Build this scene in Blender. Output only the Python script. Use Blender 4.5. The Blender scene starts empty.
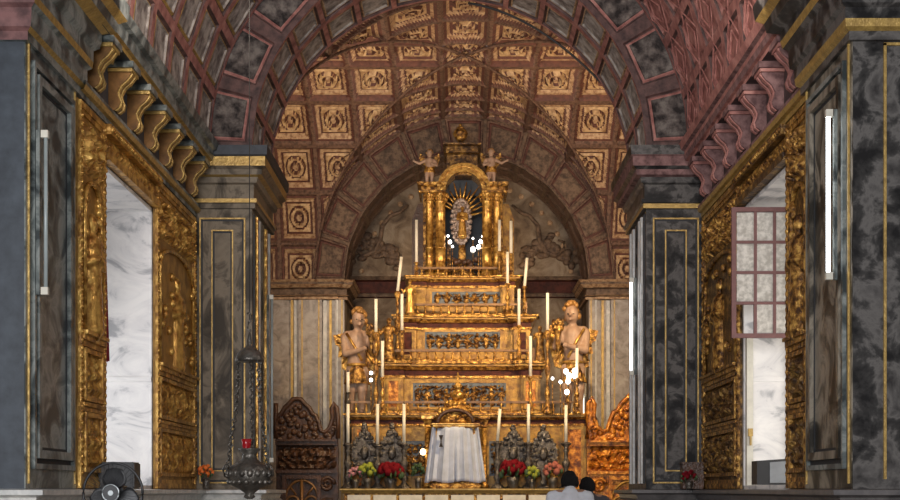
import bpy, bmesh, math, random
from mathutils import Vector, Matrix, noise
R = math.radians
PI = math.pi
random.seed(7)
S = bpy.context.scene
C = S.collection

# ------------------------------------------------------------------ camera
F = 1300.0                      # focal length in pixels of a 900 px wide frame
CX, CZ = 0.135, 1.60             # camera position (y = 0)
cam_d = bpy.data.cameras.new('camera')
cam_d.sensor_width = 36.0
cam_d.lens = 36.0 * F / 900.0
cam_d.shift_x = -8.0 / 900.0
cam_d.shift_y = 240.0 / 900.0
cam_d.clip_end = 200
cam = bpy.data.objects.new('camera', cam_d)
cam.location = (CX, 0, CZ)
cam.rotation_euler = (PI / 2, 0, 0)
C.objects.link(cam)
S.camera = cam

# ------------------------------------------------------------------ world, lights, exposure
S.view_settings.view_transform = 'Standard'
S.view_settings.look = 'None'
S.view_settings.gamma = 1.0
S.view_settings.use_curve_mapping = False
S.view_settings.exposure = 0.35
S.cycles.max_bounces = 6
S.cycles.diffuse_bounces = 4
S.cycles.sample_clamp_indirect = 4.0
w = bpy.data.worlds.new('world')
S.world = w
w.use_nodes = True
bg = w.node_tree.nodes['Background']
bg.inputs[0].default_value = (0.95, 0.96, 1.0, 1)
bg.inputs[1].default_value = 0.22


def lamp(kind, name, loc, target, energy, color, size=1.0, size_y=None, spot=60, blend=0.6):
    d = bpy.data.lights.new(name, kind)
    d.energy = energy
    d.color = color
    if kind == 'AREA':
        d.size = size
        if size_y:
            d.shape = 'RECTANGLE'
            d.size_y = size_y
    elif kind == 'SPOT':
        d.spot_size = R(spot)
        d.spot_blend = blend
        d.shadow_soft_size = size
    else:
        d.shadow_soft_size = size
    o = bpy.data.objects.new(name, d)
    o.location = loc
    if target is not None:
        o.rotation_euler = (Vector(target) - Vector(loc)).to_track_quat('-Z', 'Y').to_euler()
    C.objects.link(o)
    return o


# daylight outside the two side windows
lamp('AREA', 'daylight_left', (-5.4, 15.3, 2.7), (0.0, 16.4, 3.4), 42, (0.93, 0.96, 1.0), 2.0, 1.7)
lamp('AREA', 'daylight_right', (5.4, 15.3, 2.7), (0.0, 16.4, 3.4), 38, (1.0, 0.95, 0.87), 2.0, 1.7)
# added fill light behind the camera, standing in for unseen nave daylight
lamp('AREA', 'nave_fill', (-2.0, -3.0, 4.0), (0.0, 16, 6.0), 1500, (0.95, 0.96, 1.0), 7, 4)
# added fill lights above the chancel cornices, brightening the vault and arch
lamp('AREA', 'chancel_fill_left', (-3.1, 13.2, 7.0), (1.8, 18.6, 9.6), 80, (1.0, 0.90, 0.82), 0.4, 1.2)
lamp('AREA', 'chancel_fill_right', (3.1, 13.2, 7.0), (-1.8, 18.6, 9.6), 70, (1.0, 0.90, 0.82), 0.4, 1.2)
# assumed warm lamps in the sanctuary, unseen, lighting the altar and vault
lamp('SPOT', 'assumed_lamp_right', (2.75, 21.95, 7.35), (0.7, 28.0, 2.9), 1400, (1.0, 0.72, 0.39), 0.10, spot=70)
lamp('SPOT', 'assumed_lamp_left', (-2.75, 21.95, 7.35), (0.1, 28.3, 3.6), 480, (1.0, 0.76, 0.48), 0.10, spot=70)
lamp('AREA', 'recess_fill', (0.36, 31.5, 6.95), (0.36, 32.3, 8.6), 11, (1.0, 0.76, 0.5), 3.2, 0.2)  # added warm fill hidden behind the altar, to brighten the lunette
lamp('AREA', 'assumed_uplight_left', (-3.4, 23.6, 6.9), (-2.2, 27.5, 10.0), 150, (1.0, 0.80, 0.60), 0.5, 1.5)  # assumed pair of unseen uplights for the warm light on the crossing vault
lamp('AREA', 'assumed_uplight_right', (4.0, 23.6, 6.9), (2.8, 27.5, 10.0), 175, (1.0, 0.76, 0.53), 0.5, 1.5)


# ------------------------------------------------------------------ materials
def mat(name, stops, rough=0.5, metal=0.0, scale=6.0, detail=5, distort=0.0, bump=0.0, bscale=30.0,
        emit=None, estr=0.0, stretch=(1, 1, 1), spec=0.5, coat=0.0, alpha=None, trans=0.0):
    m = bpy.data.materials.new(name)
    m.use_nodes = True
    nt = m.node_tree
    b = nt.nodes['Principled BSDF']
    b.inputs['Roughness'].default_value = rough
    b.inputs['Metallic'].default_value = metal
    b.inputs['Specular IOR Level'].default_value = spec
    b.inputs['Coat Weight'].default_value = coat
    b.inputs['Transmission Weight'].default_value = trans
    if isinstance(stops[0], (int, float)):
        c = stops
        stops = [(0.3, tuple(x * 0.82 for x in c)), (0.7, tuple(min(1, x * 1.12) for x in c))]
    tc = nt.nodes.new('ShaderNodeTexCoord')
    mp = nt.nodes.new('ShaderNodeMapping')
    mp.inputs['Scale'].default_value = stretch
    n = nt.nodes.new('ShaderNodeTexNoise')
    n.inputs['Scale'].default_value = scale
    n.inputs['Detail'].default_value = detail
    n.inputs['Roughness'].default_value = 0.6
    n.inputs['Distortion'].default_value = distort
    rp = nt.nodes.new('ShaderNodeValToRGB')
    e = rp.color_ramp.elements
    while len(e) < len(stops):
        e.new(0.5)
    for i, (p, c) in enumerate(stops):
        e[i].position = p
        e[i].color = (*c, 1)
    L = nt.links.new
    L(tc.outputs['Object'], mp.inputs[0])
    L(mp.outputs[0], n.inputs['Vector'])
    L(n.outputs['Fac'], rp.inputs[0])
    L(rp.outputs[0], b.inputs['Base Color'])
    if bump:
        n2 = nt.nodes.new('ShaderNodeTexNoise')
        n2.inputs['Scale'].default_value = bscale
        n2.inputs['Detail'].default_value = 4
        bp = nt.nodes.new('ShaderNodeBump')
        bp.inputs['Strength'].default_value = bump
        bp.inputs['Distance'].default_value = 0.03
        L(mp.outputs[0], n2.inputs['Vector'])
        L(n2.outputs['Fac'], bp.inputs['Height'])
        L(bp.outputs[0], b.inputs['Normal'])
    if emit:
        b.inputs['Emission Color'].default_value = (*emit, 1)
        b.inputs['Emission Strength'].default_value = estr
    return m


M = {}
M['marble'] = mat('grey_marble', [(0.40, (0.020, 0.017, 0.013)), (0.46, (0.055, 0.047, 0.036)), (0.51, (0.17, 0.143, 0.108)), (0.58, (0.255, 0.218, 0.168)), (0.66, (0.085, 0.073, 0.056))],
                  rough=0.36, scale=2.1, detail=7, distort=1.0, stretch=(1, 1, 0.7), spec=0.15)
M['marble_dark'] = mat('dark_marble', [(0.40, (0.012, 0.011, 0.011)), (0.49, (0.040, 0.037, 0.035)), (0.55, (0.118, 0.108, 0.10)), (0.62, (0.07, 0.064, 0.060)), (0.70, (0.03, 0.027, 0.026))],
                       rough=0.38, scale=3.0, detail=8, distort=0.35, spec=0.15)
M['marble_blue'] = mat('blue_grey_marble', [(0.40, (0.035, 0.042, 0.042)), (0.49, (0.12, 0.135, 0.128)), (0.56, (0.24, 0.255, 0.235)), (0.66, (0.10, 0.115, 0.11))],
                       rough=0.32, scale=2.6, detail=7, distort=0.8, spec=0.2)
M['stone_shaded'] = mat('shaded_blue_black_stone', [(0.3, (0.014, 0.019, 0.026)), (0.7, (0.045, 0.056, 0.07))], rough=0.5, scale=5, detail=7)  # left pier front: its shadow and cool daylight put into the stone colour
M['groove'] = mat('dark_groove_paint', (0.012, 0.013, 0.016), rough=0.6)
M['white_marble'] = mat('white_veined_marble', [(0.40, (0.36, 0.355, 0.36)), (0.48, (0.66, 0.635, 0.62)), (0.62, (0.78, 0.75, 0.72))],
                        rough=0.4, scale=1.3, detail=6, distort=1.4, stretch=(1, 1, 1.6))
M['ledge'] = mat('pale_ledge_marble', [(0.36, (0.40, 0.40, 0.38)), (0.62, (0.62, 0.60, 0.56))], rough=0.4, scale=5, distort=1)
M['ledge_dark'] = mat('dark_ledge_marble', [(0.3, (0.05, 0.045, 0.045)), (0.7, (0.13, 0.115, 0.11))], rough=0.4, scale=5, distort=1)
M['floor'] = mat('stone_floor', [(0.3, (0.14, 0.12, 0.10)), (0.7, (0.26, 0.23, 0.20))], rough=0.4, scale=2)
M['gold'] = mat('gilding', [(0.38, (0.10, 0.036, 0.007)), (0.49, (0.38, 0.18, 0.032)), (0.62, (0.76, 0.45, 0.11))],
                rough=0.33, metal=0.55, scale=12, detail=8, bump=0.8, bscale=30)
M['gold_rail'] = mat('brown_gilt_rail', [(0.3, (0.10, 0.045, 0.014)), (0.7, (0.26, 0.125, 0.035))], rough=0.4, metal=0.3, scale=10)
M['gilt_ground'] = mat('flat_gilt_ground', [(0.38, (0.22, 0.105, 0.022)), (0.62, (0.46, 0.255, 0.06))], rough=0.42, metal=0.35, scale=5, detail=7, bump=0.3)
M['red_front'] = mat('dull_red_moulding', [(0.36, (0.065, 0.026, 0.025)), (0.62, (0.19, 0.085, 0.078))], rough=0.7, scale=6, detail=8)
M['gilt_panel'] = mat('soft_ochre_gilding', [(0.38, (0.20, 0.088, 0.016)), (0.5, (0.42, 0.215, 0.042)), (0.62, (0.66, 0.40, 0.10))], rough=0.38, metal=0.45, scale=7, detail=7, bump=0.4, bscale=24)
M['marble_warm'] = mat('warm_grey_marble', [(0.40, (0.050, 0.040, 0.029)), (0.48, (0.105, 0.085, 0.062)), (0.54, (0.20, 0.163, 0.118)), (0.64, (0.135, 0.110, 0.08))],
                       rough=0.38, scale=2.0, detail=7, distort=0.9, stretch=(1, 1, 0.7), spec=0.12)
M['gold_shaded'] = mat('shaded_brown_gilding', [(0.38, (0.030, 0.014, 0.006)), (0.52, (0.13, 0.066, 0.018)), (0.68, (0.40, 0.235, 0.06))],
                     rough=0.38, metal=0.5, scale=9, bump=0.7, bscale=26)  # shade of the right wall panels put into the gilding colour
M['gold_smooth'] = mat('burnished_gilding', [(0.38, (0.26, 0.11, 0.018)), (0.6, (0.74, 0.44, 0.11))], rough=0.27, metal=0.6, scale=9, detail=7, bump=0.35, bscale=18)
M['gold_old'] = mat('dark_gilding', [(0.39, (0.05, 0.019, 0.005)), (0.5, (0.26, 0.12, 0.024)), (0.62, (0.64, 0.37, 0.09))],
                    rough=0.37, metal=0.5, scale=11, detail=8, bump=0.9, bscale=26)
M['gold_line'] = mat('gilded_moulding', [(0.3, (0.26, 0.16, 0.045)), (0.7, (0.52, 0.34, 0.10))], rough=0.4, metal=0.4, scale=12, bump=0.3)
M['gold_paint'] = mat('ochre_gilt_paint', [(0.38, (0.19, 0.085, 0.011)), (0.62, (0.46, 0.25, 0.036))], rough=0.42, metal=0.2, scale=7, detail=8, bump=0.35)
M['orange_gilt'] = mat('orange_gilt_lamplit', [(0.36, (0.11, 0.026, 0.004)), (0.5, (0.42, 0.135, 0.012)), (0.64, (0.78, 0.33, 0.045))], rough=0.36, metal=0.3, scale=9, bump=0.5)  # orange gilt; on the right screen the orange stands for warm lamplight
M['carved_wood'] = mat('dark_carved_wood', [(0.3, (0.030, 0.013, 0.007)), (0.7, (0.11, 0.048, 0.022))], rough=0.4, scale=10, bump=0.5)
M['red_band'] = mat('oxblood_paint', [(0.36, (0.035, 0.007, 0.005)), (0.62, (0.095, 0.022, 0.012))], rough=0.6, scale=8, spec=0.2)
M['blue_ground'] = mat('slate_blue_ground', [(0.3, (0.075, 0.088, 0.105)), (0.7, (0.15, 0.165, 0.18))], rough=0.6, scale=8)
M['vault_red'] = mat('red_painted_plaster', [(0.34, (0.17, 0.060, 0.050)), (0.52, (0.33, 0.135, 0.112)), (0.66, (0.43, 0.205, 0.17))], rough=0.7, scale=6, detail=8, bump=0.25)
M['vault_grey'] = mat('grey_painted_panel', [(0.37, (0.12, 0.095, 0.085)), (0.5, (0.27, 0.235, 0.21)), (0.64, (0.43, 0.385, 0.34))], rough=0.7, scale=6, detail=8, distort=0.15, spec=0.2)
M['vault_dark'] = mat('dark_red_brown_plaster', [(0.34, (0.035, 0.018, 0.017)), (0.64, (0.13, 0.066, 0.056))], rough=0.7, scale=7, detail=8, bump=0.2)
M['vault_panel_dark'] = mat('dull_slate_panel', [(0.38, (0.022, 0.018, 0.017)), (0.52, (0.095, 0.078, 0.07)), (0.64, (0.18, 0.155, 0.135))], rough=0.8, scale=6, detail=8, distort=0.15, spec=0.2)
M['coffer_rib'] = mat('brown_red_coffer_rib', [(0.36, (0.062, 0.031, 0.020)), (0.6, (0.185, 0.102, 0.066))], rough=0.65, scale=14, detail=8, bump=0.7, bscale=34)
M['coffer_tan'] = mat('tan_coffer_frame', [(0.36, (0.20, 0.098, 0.048)), (0.5, (0.40, 0.245, 0.13)), (0.64, (0.52, 0.36, 0.21))], rough=0.6, scale=12, bump=0.5, bscale=30)
M['coffer_panel'] = mat('ochre_coffer_panel', [(0.36, (0.30, 0.165, 0.075)), (0.62, (0.60, 0.41, 0.215))], rough=0.6, scale=9, bump=0.3)
M['coffer_dark'] = mat('dark_red_coffer_ground', [(0.3, (0.055, 0.018, 0.013)), (0.7, (0.15, 0.055, 0.036))], rough=0.7, scale=10)
M['arch_stone'] = mat('brown_grey_arch_stone', [(0.36, (0.055, 0.030, 0.018)), (0.62, (0.20, 0.125, 0.075))], rough=0.65, scale=9, detail=7, bump=0.6)
M['lunette'] = mat('stained_lunette_plaster', [(0.36, (0.075, 0.047, 0.028)), (0.5, (0.20, 0.138, 0.085)), (0.64, (0.31, 0.24, 0.165))], rough=0.8, scale=2.2, distort=0.6, bump=0.2, detail=7)
M['shaft_grey'] = mat('warm_grey_shaft_marble', [(0.34, (0.16, 0.125, 0.10)), (0.5, (0.30, 0.25, 0.21)), (0.7, (0.42, 0.37, 0.32))], rough=0.4, scale=4, distort=1.0)
M['silver'] = mat('tarnished_silver', [(0.36, (0.040, 0.034, 0.029)), (0.62, (0.19, 0.165, 0.14))], rough=0.36, metal=0.65, scale=14, bump=0.7, bscale=40)
M['silver_pale'] = mat('pale_silver', [(0.36, (0.16, 0.105, 0.08)), (0.62, (0.56, 0.45, 0.38))], rough=0.38, metal=0.4, scale=20, bump=0.6, bscale=40)
M['bronze'] = mat('dark_bronze', [(0.3, (0.045, 0.039, 0.033)), (0.7, (0.17, 0.15, 0.125))], rough=0.33, metal=0.6, scale=10, bump=0.4)
M['flesh'] = mat('painted_flesh', [(0.3, (0.26, 0.155, 0.10)), (0.7, (0.42, 0.28, 0.195))], rough=0.5, scale=6)
M['skin'] = mat('brown_skin', (0.22, 0.115, 0.07), rough=0.5)
M['hair'] = mat('black_hair', (0.006, 0.005, 0.005), rough=0.8, bump=0.6, bscale=90, spec=0.15)
M['hair_gold'] = mat('gold_brown_hair', (0.36, 0.18, 0.05), rough=0.45, metal=0.3, bump=0.5, bscale=40)
M['shirt'] = mat('white_shirt', (0.42, 0.42, 0.44), rough=0.85, bump=0.2, bscale=18)
M['dark_cloth'] = mat('dark_cloth', (0.03, 0.025, 0.028), rough=0.9)
M['veil'] = mat('white_veil_cloth', (0.50, 0.545, 0.66), rough=0.8, scale=4)
M['candle'] = mat('candle_wax', (0.80, 0.74, 0.60), rough=0.5)
M['wick'] = mat('wick', (0.03, 0.025, 0.02), rough=0.9)
M['black'] = mat('black_plastic', (0.012, 0.012, 0.013), rough=0.45)
M['chrome'] = mat('grey_metal', (0.30, 0.32, 0.32), rough=0.3, metal=0.7)
M['screen'] = mat('dull_grey_screen', (0.22, 0.23, 0.24), rough=0.25)
M['curtain'] = mat('crimson_curtain', (0.20, 0.008, 0.018), rough=0.85)
M['sash'] = mat('faded_red_window_paint', (0.17, 0.075, 0.068), rough=0.6, scale=14)
M['glass'] = mat('frosted_dusty_glass', [(0.40, (0.46, 0.42, 0.36)), (0.62, (0.80, 0.75, 0.67))], rough=0.6, scale=14, detail=8, trans=0.25)
M['cream'] = mat('cream_paint', (0.62, 0.58, 0.48), rough=0.5)
M['red_glass'] = mat('red_glass', (0.22, 0.005, 0.008), rough=0.15, emit=(0.7, 0.01, 0.02), estr=0.06)
M['tube_on'] = mat('lit_fluorescent_tube', (0.9, 0.95, 1.0), emit=(0.90, 0.96, 1.0), estr=5.0)
M['tube_off'] = mat('unlit_fluorescent_tube', (0.32, 0.36, 0.35), rough=0.3)
M['bulb'] = mat('lit_bulb', (1, 0.95, 0.9), emit=(1.0, 0.93, 0.86), estr=6.0)
M['bulb_warm'] = mat('lit_warm_bulb', (1, 0.8, 0.5), emit=(1.0, 0.72, 0.40), estr=6.0)
M['daylit'] = mat('bright_window_pane', (0.9, 0.9, 0.85), emit=(1.0, 0.93, 0.76), estr=2.2)
M['leaf'] = mat('green_leaves', (0.035, 0.07, 0.02), rough=0.6)
M['fl_red'] = mat('red_petals', (0.15, 0.004, 0.009), rough=0.8, spec=0.15)
M['fl_pink'] = mat('pink_petals', (0.46, 0.20, 0.22), rough=0.7)
M['fl_salmon'] = mat('salmon_petals', (0.34, 0.11, 0.08), rough=0.8, spec=0.2)
M['fl_yellow'] = mat('yellow_green_petals', (0.27, 0.30, 0.04), rough=0.8, spec=0.2)
M['fl_orange'] = mat('orange_petals', (0.75, 0.16, 0.02), rough=0.7)
M['rose_stone'] = mat('rose_grey_moulding', [(0.36, (0.085, 0.042, 0.041)), (0.62, (0.25, 0.14, 0.13))], rough=0.7, scale=8, detail=8, spec=0.2)
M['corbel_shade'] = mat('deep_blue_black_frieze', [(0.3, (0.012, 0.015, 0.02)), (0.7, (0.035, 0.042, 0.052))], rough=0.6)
M['tuft'] = mat('dark_rose_frieze', [(0.3, (0.020, 0.010, 0.011)), (0.7, (0.060, 0.032, 0.032))], rough=0.7)

# ------------------------------------------------------------------ helpers
WL = {}


def at(X, Y, y):
    """the point at depth y seen at photograph position X, Y"""
    return Vector((CX + (X - 458.0) * y / F, y, CZ + (490.0 - Y) * y / F))


class MB:
    def __init__(s):
        s.v, s.f, s.m, s.sm = [], [], [], []

    def add(s, verts, faces, mi=0, smooth=False):
        o = len(s.v)
        s.v += [tuple(p) for p in verts]
        for i, f in enumerate(faces):
            s.f.append([o + k for k in f])
            s.m.append(mi[i] if isinstance(mi, list) else mi)
            s.sm.append(smooth)
        return s

    def box(s, x0, x1, y0, y1, z0, z1, mi=0):
        v = [(x0, y0, z0), (x1, y0, z0), (x1, y1, z0), (x0, y1, z0), (x0, y0, z1), (x1, y0, z1), (x1, y1, z1), (x0, y1, z1)]
        return s.add(v, [(0, 3, 2, 1), (4, 5, 6, 7), (0, 1, 5, 4), (1, 2, 6, 5), (2, 3, 7, 6), (3, 0, 4, 7)], mi)

    def bbox(s, x0, x1, y0, y1, z0, z1, b=0.02, mi=0):
        """box with chamfered edges"""
        bm = bmesh.new()
        bmesh.ops.create_cube(bm, size=1)
        for v in bm.verts:
            v.co = Vector(((x0 + x1) / 2 + v.co.x * (x1 - x0), (y0 + y1) / 2 + v.co.y * (y1 - y0), (z0 + z1) / 2 + v.co.z * (z1 - z0)))
        bmesh.ops.bevel(bm, geom=list(bm.edges), offset=min(b, 0.45 * min(abs(x1 - x0), abs(y1 - y0), abs(z1 - z0))), segments=2, affect='EDGES')
        return s.frombm(bm, mi)

    def frombm(s, bm, mi=0, mx=None, smooth=False):
        bm.verts.index_update()
        vs = [(mx @ v.co if mx else v.co.copy()) for v in bm.verts]
        s.add(vs, [[v.index for v in f.verts] for f in bm.faces], mi, smooth)
        bm.free()
        return s

    def ell(s, c, r, mi=0, seg=14, rings=9, rot=None, fn=None):
        v, f = [], []
        if isinstance(r, (int, float)):
            r = (r, r, r)
        c = Vector(c)
        for i in range(rings + 1):
            t = PI * i / rings
            for j in range(seg):
                a = 2 * PI * j / seg
                d = Vector((math.sin(t) * math.cos(a), math.sin(t) * math.sin(a), math.cos(t)))
                k = fn(d) if fn else 1.0
                p = Vector((d.x * r[0] * k, d.y * r[1] * k, d.z * r[2] * k))
                if rot:
                    p = rot @ p
                v.append(c + p)
        for i in range(rings):
            for j in range(seg):
                a, b = i * seg + j, i * seg + (j + 1) % seg
                f.append((a, a + seg, b + seg, b))
        return s.add(v, f, mi, True)

    def lathe(s, prof, c=(0, 0, 0), seg=16, mi=0, smooth=True, sx=1.0, sy=1.0, a0=0.0, a1=2 * PI, cap=True):
        """prof: list of (radius, z) from bottom to top, relative to c"""
        v, f = [], []
        full = abs(a1 - a0 - 2 * PI) < 1e-6
        n = seg if full else seg + 1
        for r, z in prof:
            for j in range(n):
                a = a0 + (a1 - a0) * j / seg
                v.append((c[0] + r * math.cos(a) * sx, c[1] + r * math.sin(a) * sy, c[2] + z))
        for i in range(len(prof) - 1):
            for j in range(seg if full else seg):
                a, b = i * n + j, i * n + (j + 1) % n
                f.append((a, b, b + n, a + n))
        if cap and full:
            f.append(list(range(n))[::-1])
            f.append([(len(prof) - 1) * n + j for j in range(n)])
        return s.add(v, f, mi, smooth)

    def tube(s, pts, r, seg=8, mi=0, closed=False, taper=None, smooth=True):
        pts = [Vector(p) for p in pts]
        n = len(pts)
        v, f = [], []
        up = Vector((0, 0, 1))
        for i, p in enumerate(pts):
            if closed:
                t = pts[(i + 1) % n] - pts[i - 1]
            else:
                t = pts[min(i + 1, n - 1)] - pts[max(i - 1, 0)]
            t.normalize()
            a = t.cross(up)
            if a.length < 1e-3:
                a = t.cross(Vector((1, 0, 0)))
            a.normalize()
            b = t.cross(a).normalized()
            rr = r[i] if isinstance(r, (list, tuple)) else r
            for j in range(seg):
                q = 2 * PI * j / seg
                v.append(p + a * math.cos(q) * rr + b * math.sin(q) * rr)
        for i in range(n if closed else n - 1):
            for j in range(seg):
                k0, k1 = i * seg, ((i + 1) % n) * seg
                f.append((k0 + j, k0 + (j + 1) % seg, k1 + (j + 1) % seg, k1 + j))
        if not closed:
            f.append(list(range(seg))[::-1])
            f.append([(n - 1) * seg + j for j in range(seg)])
        return s.add(v, f, mi, smooth)

    def sweep(s, path, prof, mis=None, closed=False):
        """moulding: profile [(outward, z)] along a plan path [(x, y)], outward = right of travel"""
        P = [Vector((p[0], p[1])) for p in path]
        n = len(P)
        nor = []
        for i in range(n):
            ds = []
            if i > 0 or closed:
                ds.append((P[i] - P[i - 1]).normalized())
            if i < n - 1 or closed:
                ds.append((P[(i + 1) % n] - P[i]).normalized())
            ns = [Vector((d.y, -d.x)) for d in ds]
            m = ns[0] if len(ns) == 1 else (ns[0] + ns[1])
            if len(ns) == 2:
                m = m / max(0.2, (1 + ns[0].dot(ns[1])))
            nor.append(m)
        k = len(prof)
        v, f, mm = [], [], []
        for i in range(n):
            for (o, z) in prof:
                q = P[i] + nor[i] * o
                v.append((q.x, q.y, z))
        for i in range(n if closed else n - 1):
            i2 = (i + 1) % n
            for j in range(k - 1):
                f.append((i * k + j, i2 * k + j, i2 * k + j + 1, i * k + j + 1))
                mm.append(mis[j] if mis else 0)
        return s.add(v, f, mm)

    def prism(s, poly, fn, d0, d1, mi=0):
        """poly of (u, v) extruded between depths d0 and d1; fn(u, v, d) -> point"""
        n = len(poly)
        v = [fn(a, b, d0) for a, b in poly] + [fn(a, b, d1) for a, b in poly]
        f = [list(range(n)), list(range(n, 2 * n))[::-1]]
        f += [(i, (i + 1) % n, n + (i + 1) % n, n + i) for i in range(n)]
        return s.add(v, f, mi)

    def frame(s, fn, u0, u1, v0, v1, wd, d0, d1, mi=0):
        """mitred rectangular frame of strip width wd; fn(u, v, d)"""
        A = [(u0, v0), (u1, v0), (u1, v1), (u0, v1)]
        B = [(u0 + wd, v0 + wd), (u1 - wd, v0 + wd), (u1 - wd, v1 - wd), (u0 + wd, v1 - wd)]
        for i in range(4):
            j = (i + 1) % 4
            s.prism([A[i], A[j], B[j], B[i]], fn, d0, d1, mi)
        return s

    def grid(s, nu, nv, P, mi=0, smooth=False):
        """P(i, j) -> point (or (point, material index)); indices on 0..nu, 0..nv"""
        v = [P(i, j) for j in range(nv + 1) for i in range(nu + 1)]
        f, mm = [], []
        for j in range(nv):
            for i in range(nu):
                a = j * (nu + 1) + i
                f.append((a, a + 1, a + nu + 2, a + nu + 1))
                mm.append(mi(i + 0.5, j + 0.5) if callable(mi) else mi)
        return s.add(v, f, mm, smooth)

    def build(s, name, mats, parent=None, origin=None):
        me = bpy.data.meshes.new(name)
        if not isinstance(mats, (list, tuple)):
            mats = [mats]
        if parent is not None:
            org = WL[parent.name]
        elif origin is not None:
            org = Vector(origin)
        else:
            xs, ys, zs = zip(*s.v)
            org = Vector(((min(xs) + max(xs)) / 2, (min(ys) + max(ys)) / 2, min(zs)))
        me.from_pydata([(p[0] - org.x, p[1] - org.y, p[2] - org.z) for p in s.v], [], s.f)
        for m in mats:
            me.materials.append(M[m] if isinstance(m, str) else m)
        me.polygons.foreach_set('material_index', s.m)
        me.polygons.foreach_set('use_smooth', s.sm)
        bm = bmesh.new()
        bm.from_mesh(me)
        bmesh.ops.recalc_face_normals(bm, faces=bm.faces)
        bm.to_mesh(me)
        bm.free()
        me.update()
        o = bpy.data.objects.new(name, me)
        C.objects.link(o)
        if parent is not None:
            o.parent = parent
        else:
            o.location = org
        WL[o.name] = org.copy()
        return o


def thing(name, label, cat, loc, group=None):
    o = bpy.data.objects.new(name, None)
    o.empty_display_size = 0.1
    C.objects.link(o)
    o.location = loc
    WL[o.name] = Vector(loc)
    o['label'] = label
    o['category'] = cat
    if group:
        o['group'] = group
    return o


def tag(o, label, cat, group=None, kind=None):
    o['label'] = label
    o['category'] = cat
    if group:
        o['group'] = group
    if kind:
        o['kind'] = kind
    return o


def struct(o, label=None):
    o['kind'] = 'structure'
    if label:
        o['label'] = label
        o['category'] = 'building'
    return o


def blob(name, m, caps=(), ells=(), voxel=0.02, parent=None, smooth=2):
    """one continuous figure: tapered capsules and ellipsoids fused by a voxel remesh"""
    mb = MB()
    for (a, b, r0, r1) in caps:
        a, b = Vector(a), Vector(b)
        d = b - a
        q = Vector((0, 0, 1)).rotation_difference(d.normalized()).to_matrix() if d.length > 1e-6 else Matrix.Identity(3)
        n, sg = 5, 12
        v, f = [], []
        ring = []
        for k in range(n + 1):
            t = -PI / 2 + (PI / 2) * k / n
            ring.append((math.cos(t) * r0, math.sin(t) * r0))
        for k in range(n + 1):
            t = (PI / 2) * k / n
            ring.append((math.cos(t) * r1, d.length + math.sin(t) * r1))
        for (rr, z) in ring:
            for j in range(sg):
                an = 2 * PI * j / sg
                v.append(a + q @ Vector((rr * math.cos(an), rr * math.sin(an), z)))
        for k in range(len(ring) - 1):
            for j in range(sg):
                f.append((k * sg + j, k * sg + (j + 1) % sg, (k + 1) * sg + (j + 1) % sg, (k + 1) * sg + j))
        mb.add(v, f)
    for e in ells:
        mb.ell(e[0], e[1], rot=(e[2] if len(e) > 2 else None))
    me = bpy.data.meshes.new('tmp')
    me.from_pydata(mb.v, [], mb.f)
    t = bpy.data.objects.new('tmp', me)
    C.objects.link(t)
    md = t.modifiers.new('r', 'REMESH')
    md.mode = 'VOXEL'
    md.voxel_size = voxel
    if smooth:
        sm = t.modifiers.new('s', 'SMOOTH')
        sm.iterations = smooth
        sm.factor = 0.5
    dg = bpy.context.evaluated_depsgraph_get()
    ev = bpy.data.meshes.new_from_object(t.evaluated_get(dg))
    out = MB()
    out.add([v.co.copy() for v in ev.vertices], [list(p.vertices) for p in ev.polygons], 0, True)
    bpy.data.objects.remove(t)
    bpy.data.meshes.remove(ev)
    bpy.data.meshes.remove(me)
    return out.build(name, m, parent)


def nz(x, y, z=0.0):
    return noise.noise(Vector((x, y, z)))


def scroll(u, v, seed=0.0):
    """foliate carving height 0..1, mirrored about u = 0"""
    a = abs(u)
    w1 = math.sin(9 * a + 3.5 * math.sin(5 * v + seed)) * math.cos(7 * v + 2.2 * math.sin(6 * a + seed))
    w2 = nz(a * 7 + seed, v * 7, seed)
    return max(0.0, min(1.0, 0.45 + 0.55 * w1 + 0.5 * w2))


def carve(mb, fn, u0, u1, v0, v1, depth, step=0.03, seed=0.0, mi=0, k=2.2, thr=None, mi_low=0):
    """carved relief; fn(u, v, d) -> point with d the height above the ground"""
    nu, nv = max(4, int(abs(u1 - u0) / step)), max(4, int(abs(v1 - v0) / step))
    uc = (u0 + u1) / 2

    def hgt(i, j):
        u = u0 + (u1 - u0) * i / nu
        v = v0 + (v1 - v0) * j / nv
        e = min(i, nu - i, 2) / 2 * min(j, nv - j, 2) / 2
        return u, v, scroll((u - uc) * k, v * k, seed) * e

    def P(i, j):
        u, v, h = hgt(i, j)
        return fn(u, v, h * depth)
    mm = mi if thr is None else (lambda i, j: mi if hgt(i, j)[2] > thr else mi_low)
    mb.grid(nu, nv, P, mm, smooth=False)
    return mb


# ================================================================== THE SETTING
WX = 3.88           # side wall plane of the chancel
PXS = {-1: 3.87, 1: 3.78}   # faces of the near piers (left, right)
AX = 2.985          # jamb of the triumphal arch
Y1, Y1b = 12.0, 13.6
Y2, Y2b = 19.7, 21.67
WY0, WY1, WZ0, WZ1 = 14.62, 17.1, 1.61, 5.30     # side window openings
XC, YC = 0.275, 26.1                               # crossing
CW, CD, CH, CZS = 3.5, 4.4, 3.8, 6.53             # half width, half depth, rise, springing
YR = YC + CD                                      # rear arch plane 30.5
YB = 32.2

struct(MB().box(-9, 9, -8, 35, -0.2, 0.0).build('floor', 'floor'))

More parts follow.
